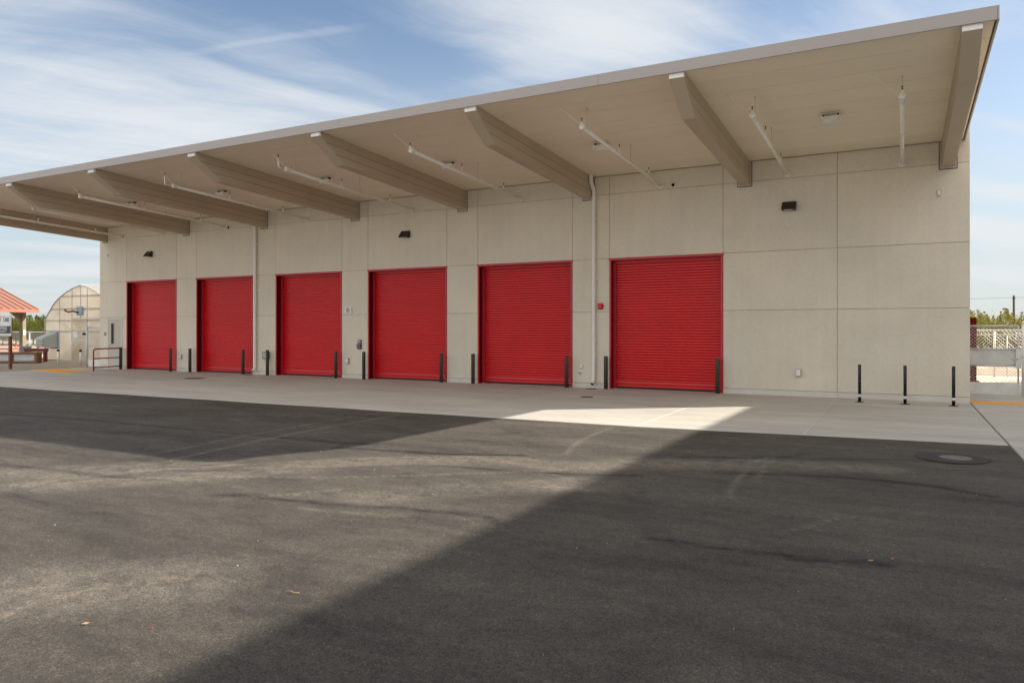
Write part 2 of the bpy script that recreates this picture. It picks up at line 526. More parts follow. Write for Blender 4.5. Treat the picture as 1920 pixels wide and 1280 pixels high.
mixc = n.new('ShaderNodeMix')
mixc.data_type = 'RGBA'
mixc.clamp_factor = True
l.new(dust, mixc.inputs['Factor'])
mixc.inputs['A'].default_value = (0.017, 0.0155, 0.014, 1)
mixc.inputs['B'].default_value = (0.228, 0.196, 0.157, 1)
vor = n.new('ShaderNodeTexVoronoi')
vor.inputs['Scale'].default_value = 150
l.new(geo.outputs['Position'], vor.inputs['Vector'])
vsep = n.new('ShaderNodeSeparateColor')
l.new(vor.outputs['Color'], vsep.inputs[0])
g = amath('MULTIPLY', amap(grit, 0.25, 0.75, 0.40, 1.60), amap(grit2, 0.28, 0.72, 0.55, 1.45))
g = amath('MULTIPLY', g, amap(anoise(40, 4, 0.75), 0.30, 0.70, 0.60, 1.40))
g = amath('MULTIPLY', g, amap(vsep.outputs[0], 0.0, 1.0, 0.62, 1.38))
g = amath('MULTIPLY', g, amap(anoise(9, 11, 0.78), 0.3, 0.7, 0.74, 1.26))
spot = n.new('ShaderNodeTexVoronoi')
spot.inputs['Scale'].default_value = 0.8
l.new(geo.outputs['Position'], spot.inputs['Vector'])
spot_d = amath('ADD', spot.outputs['Distance'], amath('MULTIPLY', amath('SUBTRACT', anoise(11, 5, 0.7), 0.5), 0.16))
g = amath('MULTIPLY', g, amap(spot_d, 0.03, 0.085, 0.60, 1.0))
sc = n.new('ShaderNodeVectorMath')
sc.operation = 'SCALE'
l.new(mixc.outputs['Result'], sc.inputs[0])
l.new(g, sc.inputs['Scale'])
sp = n.new('ShaderNodeMix')
sp.data_type = 'RGBA'
l.new(amap(speck, 0.72, 0.78, 0.0, 0.55), sp.inputs['Factor'])
l.new(sc.outputs[0], sp.inputs['A'])
sp.inputs['B'].default_value = (0.26, 0.235, 0.20, 1)
l.new(sp.outputs['Result'], p.inputs['Base Color'])
p.inputs['Roughness'].default_value = 0.78
p.inputs['Specular IOR Level'].default_value = 0.35
bh = amath('ADD', amath('MULTIPLY', grit, 0.7), amath('MULTIPLY', grit2, 0.8))
bp = n.new('ShaderNodeBump')
bp.inputs['Strength'].default_value = 0.8
bp.inputs['Distance'].default_value = 0.012
l.new(bh, bp.inputs['Height'])
l.new(bp.outputs[0], p.inputs['Normal'])
M['asphalt'] = ma


# ------------------------------------------------------------------ mesh helpers
class MB:
    def __init__(self):
        self.v, self.f, self.s = [], [], []

    def add(self, vs, fs, smooth=False):
        o = len(self.v)
        self.v += [tuple(x) for x in vs]
        self.f += [tuple(i + o for i in f) for f in fs]
        self.s += [smooth] * len(fs)
        return self

    def box(self, x0, x1, y0, y1, z0, z1):
        vs = [(x0, y0, z0), (x1, y0, z0), (x1, y1, z0), (x0, y1, z0), (x0, y0, z1), (x1, y0, z1), (x1, y1, z1), (x0, y1, z1)]
        return self.add(vs, [(0, 3, 2, 1), (4, 5, 6, 7), (0, 1, 5, 4), (1, 2, 6, 5), (2, 3, 7, 6), (3, 0, 4, 7)])

    def prism(self, poly, axis, a, b):
        """poly of 2D points extruded from a to b along axis ('x': poly is (y,z); 'y': (x,z); 'z': (x,y))"""
        k = len(poly)
        area = sum(poly[i][0] * poly[(i + 1) % k][1] - poly[(i + 1) % k][0] * poly[i][1] for i in range(k))
        if area < 0:
            poly = poly[::-1]
        P = {'x': lambda q, t: (t, q[0], q[1]), 'y': lambda q, t: (q[0], t, q[1]), 'z': lambda q, t: (q[0], q[1], t)}[axis]
        vs = [P(q, a) for q in poly] + [P(q, b) for q in poly]
        fs = [tuple(range(k - 1, -1, -1)), tuple(range(k, 2 * k))]
        fs += [(i, (i + 1) % k, k + (i + 1) % k, k + i) for i in range(k)]
        if axis == 'y':
            fs = [f[::-1] for f in fs]
        return self.add(vs, fs)

    def tube(self, pts, r, n=10, cap=True, smooth=True):
        pts = [Vector(q) for q in pts]
        rs = r if isinstance(r, (list, tuple)) else [r] * len(pts)
        vs, fs = [], []
        up = None
        for i, q in enumerate(pts):
            if i == 0:
                t = pts[1] - pts[0]
            elif i == len(pts) - 1:
                t = pts[-1] - pts[-2]
            else:
                t = (pts[i + 1] - q).normalized() + (q - pts[i - 1]).normalized()
            t.normalize()
            if up is None:
                up = t.orthogonal().normalized()
            a = (up - t * up.dot(t))
            a = a.normalized() if a.length > 1e-6 else t.orthogonal().normalized()
            up = a
            b = t.cross(a)
            for k in range(n):
                ang = 2 * math.pi * k / n
                vs.append(q + (a * math.cos(ang) + b * math.sin(ang)) * rs[i])
        for i in range(len(pts) - 1):
            for k in range(n):
                fs.append((i * n + k, i * n + (k + 1) % n, (i + 1) * n + (k + 1) % n, (i + 1) * n + k))
        self.add(vs, fs, smooth)
        if cap:
            o = len(self.v) - len(vs)
            self.f += [tuple(o + k for k in range(n - 1, -1, -1)), tuple(o + (len(pts) - 1) * n + k for k in range(n))]
            self.s += [False, False]
        return self

    def disc_lathe(self, prof, cx, cy, cz, n=24, axis='z', smooth=True):
        vs, fs = [], []
        for r, h in prof:
            for k in range(n):
                a = 2 * math.pi * k / n
                c, s = r * math.cos(a), r * math.sin(a)
                if axis == 'z':
                    vs.append((cx + c, cy + s, cz + h))
                elif axis == 'y':
                    vs.append((cx + c, cy + h, cz + s))
                else:
                    vs.append((cx + h, cy + c, cz + s))
        m = len(prof)
        for i in range(m - 1):
            for k in range(n):
                f = (i * n + k, i * n + (k + 1) % n, (i + 1) * n + (k + 1) % n, (i + 1) * n + k)
                fs.append(f[::-1] if axis == 'y' else f)
        fs.append(tuple(range(n - 1, -1, -1)))
        fs.append(tuple((m - 1) * n + k for k in range(n)))
        return self.add(vs, fs, smooth)

    def build(self, name, mat, parent=None, bevel=0.0, kind=None, seg=1, **props):
        me = bpy.data.meshes.new(name)
        me.from_pydata(self.v, [], self.f)
        me.polygons.foreach_set('use_smooth', self.s)
        me.materials.append(mat)
        me.update()
        o = bpy.data.objects.new(name, me)
        COL.objects.link(o)
        if parent is not None:
            o.parent = parent
        if bevel:
            b = o.modifiers.new('bevel', 'BEVEL')
            b.width = bevel
            b.segments = seg
            b.limit_method = 'ANGLE'
            b.angle_limit = math.radians(40)
        if kind:
            o['kind'] = kind
        for k, v in props.items():
            o[k] = v
        return o


def empty(name, loc=(0, 0, 0), parent=None, **props):
    o = bpy.data.objects.new(name, None)
    o.empty_display_size = 0.2
    COL.objects.link(o)
    o.location = loc
    if parent is not None:
        o.parent = parent
    for k, v in props.items():
        o[k] = v
    return o


def thing(name, label, cat, loc=(0, 0, 0), group=None):
    o = empty(name, loc, label=label, category=cat)
    if group:
        o['group'] = group
    return o


def dup(o, label, loc, rz=None):
    r = o.copy()
    COL.objects.link(r)
    r.location = loc
    if rz is not None:
        r.rotation_euler = (0, 0, rz)
    r['label'] = label
    for ch in list(o.children):
        c = ch.copy()
        COL.objects.link(c)
        c.parent = r
        for gch in ch.children:
            d = gch.copy()
            COL.objects.link(d)
            d.parent = c
    return r


# ------------------------------------------------------------------ ground
gb = MB()
gb.add([(-900, -900, -0.06), (900, -900, -0.06), (900, 900, -0.06), (-900, 900, -0.06)], [(0, 1, 2, 3)])
gb.build('ground', M['dirt'], kind='structure')

gv = MB()
gv.add([(-26, -30, -0.03), (-0.9, -30, -0.03), (-0.9, 3.3, -0.03), (-26, 3.3, -0.03)], [(0, 1, 2, 3)])
gv.build('gravel_bed', M['gravel'], kind='structure')
gv = MB()
gv.add([(-26, 3.31, -0.026), (-11.2, 3.31, -0.026), (-11.2, 9, -0.026), (-26, 9, -0.026)], [(0, 1, 2, 3)])
gv.build('picnic_pad', M['pale_sand'], kind='structure')
gv = MB()
gv.add([(31.7, 7.0, -0.03), (46, 7.0, -0.03), (46, 12.2, -0.03), (31.7, 12.2, -0.03)], [(0, 1, 2, 3)])
gv.build('gravel_path', M['pale_sand'], kind='structure')
gv = MB()
gv.add([(-40, -90, -0.02), (31.6, -90, -0.02), (31.6, -25.0, -0.02), (-40, -25.0, -0.02)], [(0, 1, 2, 3)])
gv.build('bounce_lot', M['concrete'], kind='structure')  # pale ground added behind the camera to bounce light under the canopy


def edge_y(x):
    return np.interp(x, [-40, -0.8, 26.3, 31.65, 60], [-7.78, -7.72, -7.33, -6.76, -6.76])


def seg_dist(X, Y, pts):
    d = np.full(X.shape, 1e9)
    for (x0, y0), (x1, y1) in zip(pts[:-1], pts[1:]):
        dx, dy = x1 - x0, y1 - y0
        t = np.clip(((X - x0) * dx + (Y - y0) * dy) / (dx * dx + dy * dy + 1e-9), 0, 1)
        d = np.minimum(d, np.hypot(X - x0 - t * dx, Y - y0 - t * dy))
    return d


def spline(pts, k=6):
    P = [pts[0]] + list(pts) + [pts[-1]]
    o = []
    for i in range(1, len(P) - 2):
        p0, p1, p2, p3 = [np.array(q, float) for q in P[i - 1:i + 3]]
        for j in range(k):
            t = j / k
            o.append(tuple(0.5 * (2 * p1 + (p2 - p0) * t + (2 * p0 - 5 * p1 + 4 * p2 - p3) * t * t + (3 * p1 - p0 - 3 * p2 + p3) * t ** 3)))
    o.append(tuple(pts[-1]))
    return o


DARK = [
    [(9.0, -11.7), (14.49, -11.38), (17.56, -11.18), (19.69, -11.17), (21.48, -11.12), (22.96, -11.08), (23.47, -10.97)],
    [(23.19, -11.45), (24.12, -11.32), (24.97, -11.16), (25.83, -10.8)],
    [(22.6, -13.7), (23.58, -13.12), (24.28, -12.6), (25.11, -12.0), (26.2, -11.81), (27.07, -11.6), (27.62, -11.34)],
    [(24.1, -14.3), (24.55, -14.19), (25.52, -14.03), (26.17, -13.88), (26.92, -13.79), (27.18, -13.94)],
    [(28.4, -10.75), (28.91, -10.59), (29.41, -10.46), (30.01, -10.38), (30.53, -10.45), (31.08, -10.73)],
    [(27.74, -9.92), (28.49, -9.57), (28.91, -9.3), (29.13, -8.91)],
    [(29.32, -9.17), (29.73, -9.05), (30.21, -8.79), (30.7, -8.67)],
    [(28.5, -13.74), (28.75, -13.74), (29.0, -13.75), (29.32, -13.75), (29.54, -13.71)],
    [(29.55, -13.78), (29.83, -13.7), (30.17, -13.62)],
    [(20.4, -14.42), (21.33, -14.31), (22.4, -14.21), (22.96, -14.08)]]
PALE = [
    [(21.39, -13.01), (21.16, -11.36), (20.95, -8.62), (21.04, -7.59)],
    [(21.95, -13.08), (21.72, -11.55), (21.56, -9.47), (21.6, -7.79)],
    [(28.76, -12.01), (28.67, -11.22), (28.64, -9.97), (28.77, -9.33)],
    [(28.86, -11.17), (28.80, -10.13), (28.85, -9.43)],
    [(21.8, -15.2), (22.33, -14.48), (23.36, -13.7), (24.65, -13.02), (25.93, -12.1), (26.73, -11.45)],
    [(21.74, -15.11), (22.0, -14.52), (22.3, -13.86), (22.95, -13.12), (24.18, -11.86), (25.39, -11.17)],
    [(24.36, -14.42), (24.75, -13.95), (25.06, -13.5)],
    [(25.62, -17.1), (25.58, -16.84), (25.66, -16.58), (25.76, -16.36)],
    [(25.25, -14.31), (25.72, -14.25), (26.33, -14.1)],
    [(26.79, -12.43), (27.19, -12.34), (27.44, -12.38)],
    [(26.28, -10.42), (26.01, -9.22), (25.9, -7.61)],
    [(29.35, -13.17), (29.59, -12.76), (29.77, -12.32)]]
SWATH = [
    [(20.4, -16.2), (22.36, -14.62), (23.28, -13.64), (24.09, -12.38), (25.51, -11.37), (26.85, -11.08), (27.98, -10.32), (30, -9.6)],
    [(21.12, -14.79), (21.89, -14.01), (22.68, -13.29)],
    [(25.59, -13.63), (26.35, -12.81), (27.24, -12.04)],
    [(24.6, -17.6), (25.5, -16.6), (26.0, -16.1)]]

xs = np.concatenate([np.linspace(-3, 4, 6)[:-1], np.arange(4, 17, 0.16), np.arange(17, 31.63, 0.055), [31.65]])
ts = np.concatenate([np.arange(0, 12.6, 0.06), np.linspace(12.7, 18.5, 12)])
GX, GT = np.meshgrid(xs, ts)
GY = edge_y(GX) - GT
rs = np.random.RandomState(3)
GZ = np.full(GX.shape, -0.004)
for _ in range(26):
    kx, ky = rs.normal(0, 1.2, 2)
    GZ += 0.0007 * np.sin(kx * GX + ky * GY + rs.uniform(0, 6.28))
GZ = np.minimum(GZ, 0.0)
GZ[GT < 0.2] -= 0.003
nx, ny = len(xs), len(ts)
idx = np.arange(nx * ny).reshape(ny, nx)
q = np.stack([idx[:-1, :-1], idx[1:, :-1], idx[1:, 1:], idx[:-1, 1:]], -1).reshape(-1, 4)
me = bpy.data.meshes.new('asphalt_yard')
V = np.stack([GX, GY, GZ], -1).reshape(-1, 3).astype(np.float32)
me.vertices.add(len(V))
me.vertices.foreach_set('co', V.ravel())
me.loops.add(q.size)
me.loops.foreach_set('vertex_index', q.ravel().astype(np.int32))
me.polygons.add(len(q))
me.polygons.foreach_set('loop_start', np.arange(0, q.size, 4, dtype=np.int32))
me.polygons.foreach_set('loop_total', np.full(len(q), 4, dtype=np.int32))
me.update(calc_edges=True)
me.validate()
me.polygons.foreach_set('use_smooth', np.ones(len(q), dtype=bool))
for nm, lines, w, p2 in (('dark_track', DARK, 0.05, 1.0), ('pale_track', PALE, 0.034, 1.0), ('swath', SWATH, 0.46, 1.0)):
    acc = np.zeros(GX.shape)
    for k, pts in enumerate(lines):
        d = seg_dist(GX, GY, spline(pts))
        wv = w * (0.7 + 0.6 * rs.rand())
        acc = np.maximum(acc, np.exp(-(d / wv) ** (4 if nm == 'swath' else 2)) * (0.65 + 0.35 * rs.rand()))
    at = me.attributes.new(nm, 'FLOAT', 'POINT')
    at.data.foreach_set('value', acc.ravel().astype(np.float32))
me.materials.append(M['asphalt'])
ao = bpy.data.objects.new('asphalt_yard', me)
ao['kind'] = 'structure'
COL.objects.link(ao)

# concrete apron in slabs, with a walkway round the right corner
ap = empty('concrete_apron', kind='structure')
b = MB()
b.prism([(-0.85, 0.2), (31.655, 0.2), (31.655, -6.74), (26.3, -7.31), (-0.85, -7.70)], 'z', -0.05, -0.003)
b.build('joint_bed', M['concrete_gap'], ap)
for _x in (26.23, 28.9):
    MB().box(_x - 0.006, _x + 0.006, float(edge_y(_x)) + 0.02, 0.0, -0.02, -0.001).build('joint_filler', M['footing'], ap)
jx = [-0.8, 4.9, 9.1, 13.35, 17.6, 22.05, 26.23, 28.9, 31.65]
for a, c in zip(jx[:-1], jx[1:]):
    g = 0.008
    x0, x1 = a + g, c - g
    b = MB()
    poly = [(x0, 0.3), (x1, 0.3), (x1, float(edge_y(x1)))]
    if x0 < 26.3 < x1:
        poly.append((26.3, float(edge_y(26.3))))
    poly.append((x0, float(edge_y(x0))))
    b.prism(poly, 'z', -0.04, 0.0)
    b.build('slab', M['concrete'], ap, bevel=0.004)
wk = empty('walkway', kind='structure')
b = MB()
b.box(31.66, 37, -26, 6.9, -0.06, -0.012)
b.build('joint_bed', M['concrete_gap'], wk)
for y0, y1 in ((-26, -20), (-20, -14), (-14, -6.9), (-6.9, -0.02), (0.62, 6.9)):
    b = MB()
    b.box(31.672, 37, y0 + 0.006, y1 - 0.006, -0.04, 0.0)
    b.build('slab', M['concrete'], wk, bevel=0.004)


def tactile(name, label, x0, x1, y0, y1, rz=0.0, loc=(0, 0, 0), pitch=0.06):
    t = thing(name, label, 'tactile paving', loc)
    b = MB()
    b.box(x0, x1, y0, y1, -0.02, 0.006)
    b.build('tile', M['tactile'], t)
    d = MB()
    i = 0
    x = x0 + pitch / 2
    while x < x1 - pitch / 3:
        y = y0 + pitch / 2
        while y < y1 - pitch / 3:
            d.disc_lathe([(0.019, 0.0), (0.012, 0.006)], x, y, 0.006, 6, smooth=False)
            y += pitch
        x += pitch
    d.build('domes', M['tactile'], t, kind='stuff')
    t.rotation_euler = (0, 0, rz)
    return t


tactile('tactile_strip', 'yellow ribbed tactile strip across the walkway before the right gate', 31.66, 34.3, -0.01, 0.60)
tactile('tactile_strip', 'orange tactile patch on the apron beyond the red handrail', -1.5, 1.45, -0.45, 0.50, math.radians(-9), (0.55, -2.05, 0.0))
tactile('tactile_strip', 'narrow orange tactile strip at the foot of the left mesh gate', -1.25, -0.1, -0.5, -0.12)

# ------------------------------------------------------------------ warehouse
XL, XR = 0.0, 31.65
DOORS = [(1.80, 4.90), (6.05, 9.11), (10.26, 13.35), (14.48, 17.62), (18.75, 21.91), (23.04, 26.17)]
Z1, Z2, Z3, ZT = 2.155, 3.645, 5.45, 6.95
SZ0, SS = 5.97, -0.0474


def sof(y):
    return SZ0 + SS * y


bld = thing('warehouse_building', 'long beige warehouse with six red roller doors under a deep sloping canopy', 'warehouse')
# solid core behind the facing panels, with openings
b = MB()
core_y0, core_y1 = 0.016, 0.45
cuts = [XL + 0.02] + [v for d in DOORS for v in d] + [XR - 0.02]
for i in range(0, len(cuts), 2):
    b.box(cuts[i], cuts[i + 1], core_y0, core_y1, 0.0, Z2)
b.box(XL + 0.02, XR - 0.02, core_y0, core_y1, Z2, ZT)
b.box(XL + 0.02, XL + 0.35, core_y1, 20, 0, ZT)
b.box(XR - 0.35, XR - 0.02, core_y1, 20, 0, ZT)
b.box(XL + 0.02, XR - 0.02, 19.6, 20, 0, ZT)
b.build('wall_core', M['joint'], bld)
b = MB()
b.box(XL + 0.36, XR - 0.36, 0.46, 19.59, 6.4, 6.6)
b.build('roof', M['roof'], bld)


def panel(x0, x1, z0, z1, g=0.005):
    b = MB()
    b.box(x0 + g, x1 - g, 0.0, 0.05, z0 + g, z1 - g)
    b.build('wall_panel', M['wall'], bld, bevel=0.004)


FT = 0.135
row_x = sorted(set([XL] + [v for d in DOORS for v in d] + [28.9, XR]))
for x0, x1 in zip(row_x[:-1], row_x[1:]):
    isdoor = any(abs(x0 - d[0]) < 1e-6 for d in DOORS)
    panel(x0, x1, Z3, ZT)
    panel(x0, x1, Z2, Z3)
    if isdoor:
        continue
    panel(x0, x1, Z1, Z2)
    if x0 == XL:
        panel(0, 0.50, FT, Z1)
        panel(1.545, 1.80, FT, Z1)
    else:
        panel(x0, x1, FT, Z1)
    for fx0, fx1 in ([(0, 0.50), (1.545, 1.8)] if x0 == XL else [(x0, x1)]):
        b = MB()
        b.box(fx0 + 0.002, fx1 - 0.002, -0.006, 0.05, -0.03, FT - 0.006)
        b.build('footing', M['footing'], bld, bevel=0.004)
# side faces
for z0, z1 in ((0.0, Z1), (Z1, Z2), (Z2, ZT)):
    for k in range(4):
        b = MB()
        b.box(XR - 0.019, XR, 0.052 + k * 5, 5.04 + k * 5, z0 + 0.007, z1 - 0.007)
        b.build('wall_panel', M['wall'], bld)
        b = MB()
        b.box(XL, XL + 0.019, 0.052 + k * 5, 5.04 + k * 5, z0 + 0.007, z1 - 0.007)
        b.build('wall_panel', M['wall'], bld)

# canopy: soffit strips, fascia, roof sheet
CX0, CX1, CY0 = 0.10, 31.53, -6.52
b = MB()
b.prism([(CY0, sof(CY0) + 0.03), (-0.004, sof(0) + 0.03), (-0.004, sof(0) + 0.17), (CY0, sof(CY0) + 0.17)], 'x', CX0 + 0.01, CX1 - 0.01)
b.build('canopy_roof', M['roof'], bld)
ys = np.linspace(CY0, -0.02, 10)
for y0, y1 in zip(ys[:-1], ys[1:]):
    g = 0.005
    b = MB()
    b.prism([(y0 + g, sof(y0)), (y1 - g, sof(y1)), (y1 - g, sof(y1) + 0.029), (y0 + g, sof(y0) + 0.029)], 'x', CX0 + 0.02, CX1 - 0.02)
    b.build('soffit_panel', M['soffit'], bld, bevel=0.002)
fx = np.linspace(CX0, CX1, 6)
for x0, x1 in zip(fx[:-1], fx[1:]):
    b = MB()
    b.prism([(CY0 - 0.035, 6.245), (CY0 - 0.002, 6.245), (CY0 - 0.002, 6.46), (CY0 + 0.06, 6.49), (CY0 - 0.035, 6.455)], 'x', x0 + 0.001, x1 - 0.001)
    b.build('fascia_panel', M['fascia'], bld, bevel=0.003)
for xa, xb in ((CX0 - 0.03, CX0 - 0.002), (CX1 + 0.002, CX1 + 0.03)):
    b = MB()
    b.prism([(CY0 - 0.035, 6.245), (-0.004, sof(0) - 0.03), (-0.004, sof(0) + 0.18), (CY0 - 0.035, 6.455)], 'x', xa, xb)
    b.build('canopy_edge_trim', M['fascia'], bld, bevel=0.003)
b = MB()
b.box(CX0, CX1, -0.012, -0.003, sof(0) - 0.022, sof(0) - 0.003)
b.build('soffit_joint', M['joint'], bld)

# beams
BEAMS = [0.36, 5.48, 9.69, 13.94, 18.20, 22.41, 26.72, 31.22]


def clip(poly, f):
    o = []
    for i in range(len(poly)):
        a, c = poly[i], poly[(i + 1) % len(poly)]
        fa, fc = f(a), f(c)
        if fa >= 0:
            o.append(a)
        if (fa >= 0) != (fc >= 0):
            t = fa / (fa - fc)
            o.append((a[0] + (c[0] - a[0]) * t, a[1] + (c[1] - a[1]) * t))
    return o


HW = 0.128
DB = 0.59
outline = [(-6.50, sof(-6.5) - 0.003), (-0.006, sof(0) - 0.003), (-0.006, sof(0) - DB), (-5.66, sof(-5.66) - DB + 0.0), (-6.50, sof(-6.5) - 0.12)]
levels = [(-0.003, -0.205), (-0.213, -0.40), (-0.408, -0.60)]
for bx in BEAMS:
    bm_ = empty('canopy_beam', (bx, 0, 0), bld)
    inner = clip([(y, z) for y, z in outline], lambda q: -(q[0] + 0.012))
    k = [(y * 0.998 - 0.004, z + (0.006 if z < sof(y) - 0.05 else -0.002)) for y, z in inner]
    MB().prism(k, 'x', -HW + 0.006, HW - 0.006).build('core', M['beam_gap'], bm_)
    for hi, lo in levels:
        pl = clip(outline, lambda q: sof(q[0]) + hi - q[1])
        pl = clip(pl, lambda q: q[1] - (sof(q[0]) + lo))
        if hi == levels[0][0]:
            pl = [(y, z) for y, z in pl]
        MB().prism(pl, 'x', -HW, HW).build('cladding_board', M['beam'], bm_, bevel=0.004)
    MB().prism([(-6.508, sof(-6.5) - 0.121), (-6.508, sof(-6.5) - 0.10), (-5.652, sof(-5.66) - DB + 0.014), (-5.652, sof(-5.66) - DB - 0.006)], 'x', -HW - 0.003, HW + 0.003).build('nose_plate', M['beam'], bm_, bevel=0.003)
    MB().box(-HW - 0.006, HW + 0.006, -6.514, -6.45, sof(-6.5) - 0.118, sof(-6.5) - 0.006).build('end_cap', M['cap'], bm_, bevel=0.003)
    # pale collar round the beam where it meets the wall, with a dark gap
    f = MB()
    c0, c1 = HW + 0.004, HW + 0.040
    zb = sof(0) - DB
    f.box(-c1, -c0, -0.016, -0.003, zb - 0.045, sof(0) - 0.03)
    f.box(c0, c1, -0.016, -0.003, zb - 0.045, sof(0) - 0.03)
    f.box(-c0, c0, -0.016, -0.003, zb - 0.045, zb - 0.006)
    f.build('beam_collar', M['beam_trim'], bm_)
    f = MB()
    d1 = c1 + 0.016
    f.box(-d1, -c1, -0.010, -0.003, zb - 0.062, sof(0) - 0.03)
    f.box(c1, d1, -0.010, -0.003, zb - 0.062, sof(0) - 0.03)
    f.box(-c1, c1, -0.010, -0.003, zb - 0.062, zb - 0.046)
    f.build('collar_gap', M['black'], bm_)

# roller doors
PITCH = 0.0745


def curtain(w, z0, z1, seed):
    r = random.Random(seed)
    prof = []
    z = z0
    while z < z1:
        jit = r.uniform(-0.001, 0.001)
        prof += [(0.017, z + 0.001), (0.015, z + 0.008), (-0.001 + jit, z + 0.017), (-0.005 + jit, z + 0.032), (-0.004 + jit, z + 0.056), (0.003, z + 0.068)]
        z += PITCH
    b = MB()
    vs, fs = [], []
    for y, z in prof:
        vs += [(-w / 2, y, z), (w / 2, y, z)]
    for i in range(len(prof) - 1):
        fs.append((2 * i, 2 * i + 1, 2 * i + 3, 2 * i + 2))
    b.add(vs, fs)
    return b


for i, (x0, x1) in enumerate(DOORS):
    d = empty('roller_door', ((x0 + x1) / 2, 0, 0), bld)
    w = x1 - x0
    yd = 0.27
    fw = 0.055
    # steel angle round the opening
    for s in (-1, 1):
        xo, xi = s * (w / 2 - 0.001), s * (w / 2 - fw)
        MB().box(min(xo, xi), max(xo, xi), -0.014, 0.004, -0.01, Z2 - 0.062).build('door_frame', M['red_frame'], d, bevel=0.003)
        xo2, xi2 = s * (w / 2 - 0.001), s * (w / 2 - 0.020)
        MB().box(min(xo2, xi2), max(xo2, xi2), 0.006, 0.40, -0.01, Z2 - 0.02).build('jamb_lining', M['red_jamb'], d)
        gx0, gx1 = s * (w / 2 - 0.021), s * (w / 2 - 0.11)
        MB().box(min(gx0, gx1), max(gx0, gx1), yd - 0.05, yd - 0.015, 0.0, Z2 - 0.03).build('guide_rail', M['red_frame'], d, bevel=0.003)
    MB().box(-w / 2 - 0.02, w / 2 + 0.02, -0.016, 0.004, Z2 - 0.060, Z2 + 0.005).build('head_frame', M['red_frame'], d, bevel=0.003)
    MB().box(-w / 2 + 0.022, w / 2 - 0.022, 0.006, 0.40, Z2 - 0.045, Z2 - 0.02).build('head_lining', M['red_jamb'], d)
    MB().box(-w / 2 + 0.025, w / 2 - 0.025, yd - 0.06, yd - 0.045, Z2 - 0.12, Z2 - 0.046).build('hood_seal', M['red'], d, bevel=0.004)
    c = curtain(w - 0.05, 0.20, Z2 - 0.04, 11 + i).build('slat_curtain', M['red'], d)
    c.location = (0, yd, 0)
    bb = MB()
    ww = w / 2 - 0.03
    bb.prism([(yd + 0.02, 0.05), (yd + 0.02, 0.205), (yd - 0.004, 0.205), (yd - 0.010, 0.165), (yd - 0.010, 0.150), (yd - 0.03, 0.142), (yd - 0.03, 0.125), (yd - 0.008, 0.118), (yd - 0.008, 0.05)], 'x', -ww, ww)
    bb.build('bottom_bar', M['red'], d, bevel=0.003)
    MB().box(-ww, ww, yd - 0.002, yd + 0.018, -0.004, 0.05).build('bottom_seal', M['black'], d)
    MB().box(-w / 2, w / 2, 0.30, 0.42, -0.03, Z2).build('backing', M['black'], d)

# personnel door at the left end
d = empty('door', (1.025, 0, 0), bld)
MB().box(-0.445, 0.445, -0.002, 0.012, 0.012, 2.075).build('door_leaf', M['door_grey'], d, bevel=0.003)
f = MB()
f.box(-0.512, -0.452, -0.012, 0.09, 0.0, 2.08)
f.box(0.452, 0.512, -0.012, 0.09, 0.0, 2.08)
f.box(-0.512, 0.512, -0.012, 0.09, 2.082, 2.14)
f.build('door_frame', M['door_trim'], d, bevel=0.003)
MB().box(-0.235, -0.055, -0.010, -0.004, 1.05, 1.90).build('glass', M['glass_dark'], d)
f = MB()
for bx0, bx1, bz0, bz1 in ((-0.26, -0.236, 1.03, 1.92), (-0.054, -0.03, 1.03, 1.92), (-0.236, -0.054, 1.03, 1.049), (-0.236, -0.054, 1.901, 1.92)):
    f.box(bx0, bx1, -0.013, -0.0022, bz0, bz1)
f.build('glazing_bead', M['door_grey'], d)
h = MB()
h.box(-0.40, -0.355, -0.016, -0.0022, 0.90, 1.09)
h.tube([(-0.378, -0.0162, 1.0), (-0.378, -0.055, 1.0), (-0.27, -0.06, 1.0)], 0.011, 8)
h.build('handle', M['steel'], d)
MB().box(-0.45, 0.45, 0.0, 0.09, 0.0, 0.012).build('threshold', M['steel'], d)

# downspouts
for nm, x, jog in (('downspout', 22.60, True), ('downspout', 9.30, False)):
    o = empty(nm, (x, 0, 0), bld)
    r = 0.056
    b = MB()
    if jog:
        b.tube([(-0.0, -0.30, 5.985), (0, -0.30, 5.80), (0, -0.28, 5.76), (0, -0.10, 5.60), (0, -0.082, 5.56), (0, -0.082, 0.28), (0, -0.10, 0.20), (0, -0.20, 0.12)], r, 14, cap=False)
    else:
        b.tube([(0, -0.082, 5.955), (0, -0.082, 0.28), (0, -0.10, 0.20), (0, -0.20, 0.12)], r, 14, cap=False)
    b.build('pipe', M['downspout'], o)
    b = MB()
    b.disc_lathe([(0.050, 0), (0.0505, 0.004)], 0, 0, 0, 14)
    md = b.build('pipe_mouth', M['black'], o)
    md.location = (0, -0.185, 0.131)
    md.rotation_euler = (math.radians(128), 0, 0)
    for z in (1.35, 3.1, 4.8):
        c = MB()
        c.disc_lathe([(r + 0.004, -0.02), (r + 0.006, 0), (r + 0.004, 0.02)], 0, -0.082, z, 14)
        c.box(-r - 0.03, r + 0.03, -0.03, -0.004, z - 0.02, z + 0.02)
        c.build('pipe_strap', M['downspout'], o)

# ------------------------------------------------------------------ neighbouring building that shades the right of the yard (out of frame)
nb = thing('storage_building', 'plain beige building beside the yard outside the picture', 'building')
H2 = 8.0
X2 = 0.0
MB().box(X2 + 0.5, X2 + 16, -26, 13.2, 0, 7.6).build('wall', M['wall'], nb)
MB().box(X2, X2 + 16.5, -26.5, 13.7, 7.75, H2).build('roof', M['fascia'], nb)
nb.location = (27.29 + 1.41 * H2, 0, 0)
nb.rotation_euler = (0, 0, math.radians(-1.1))

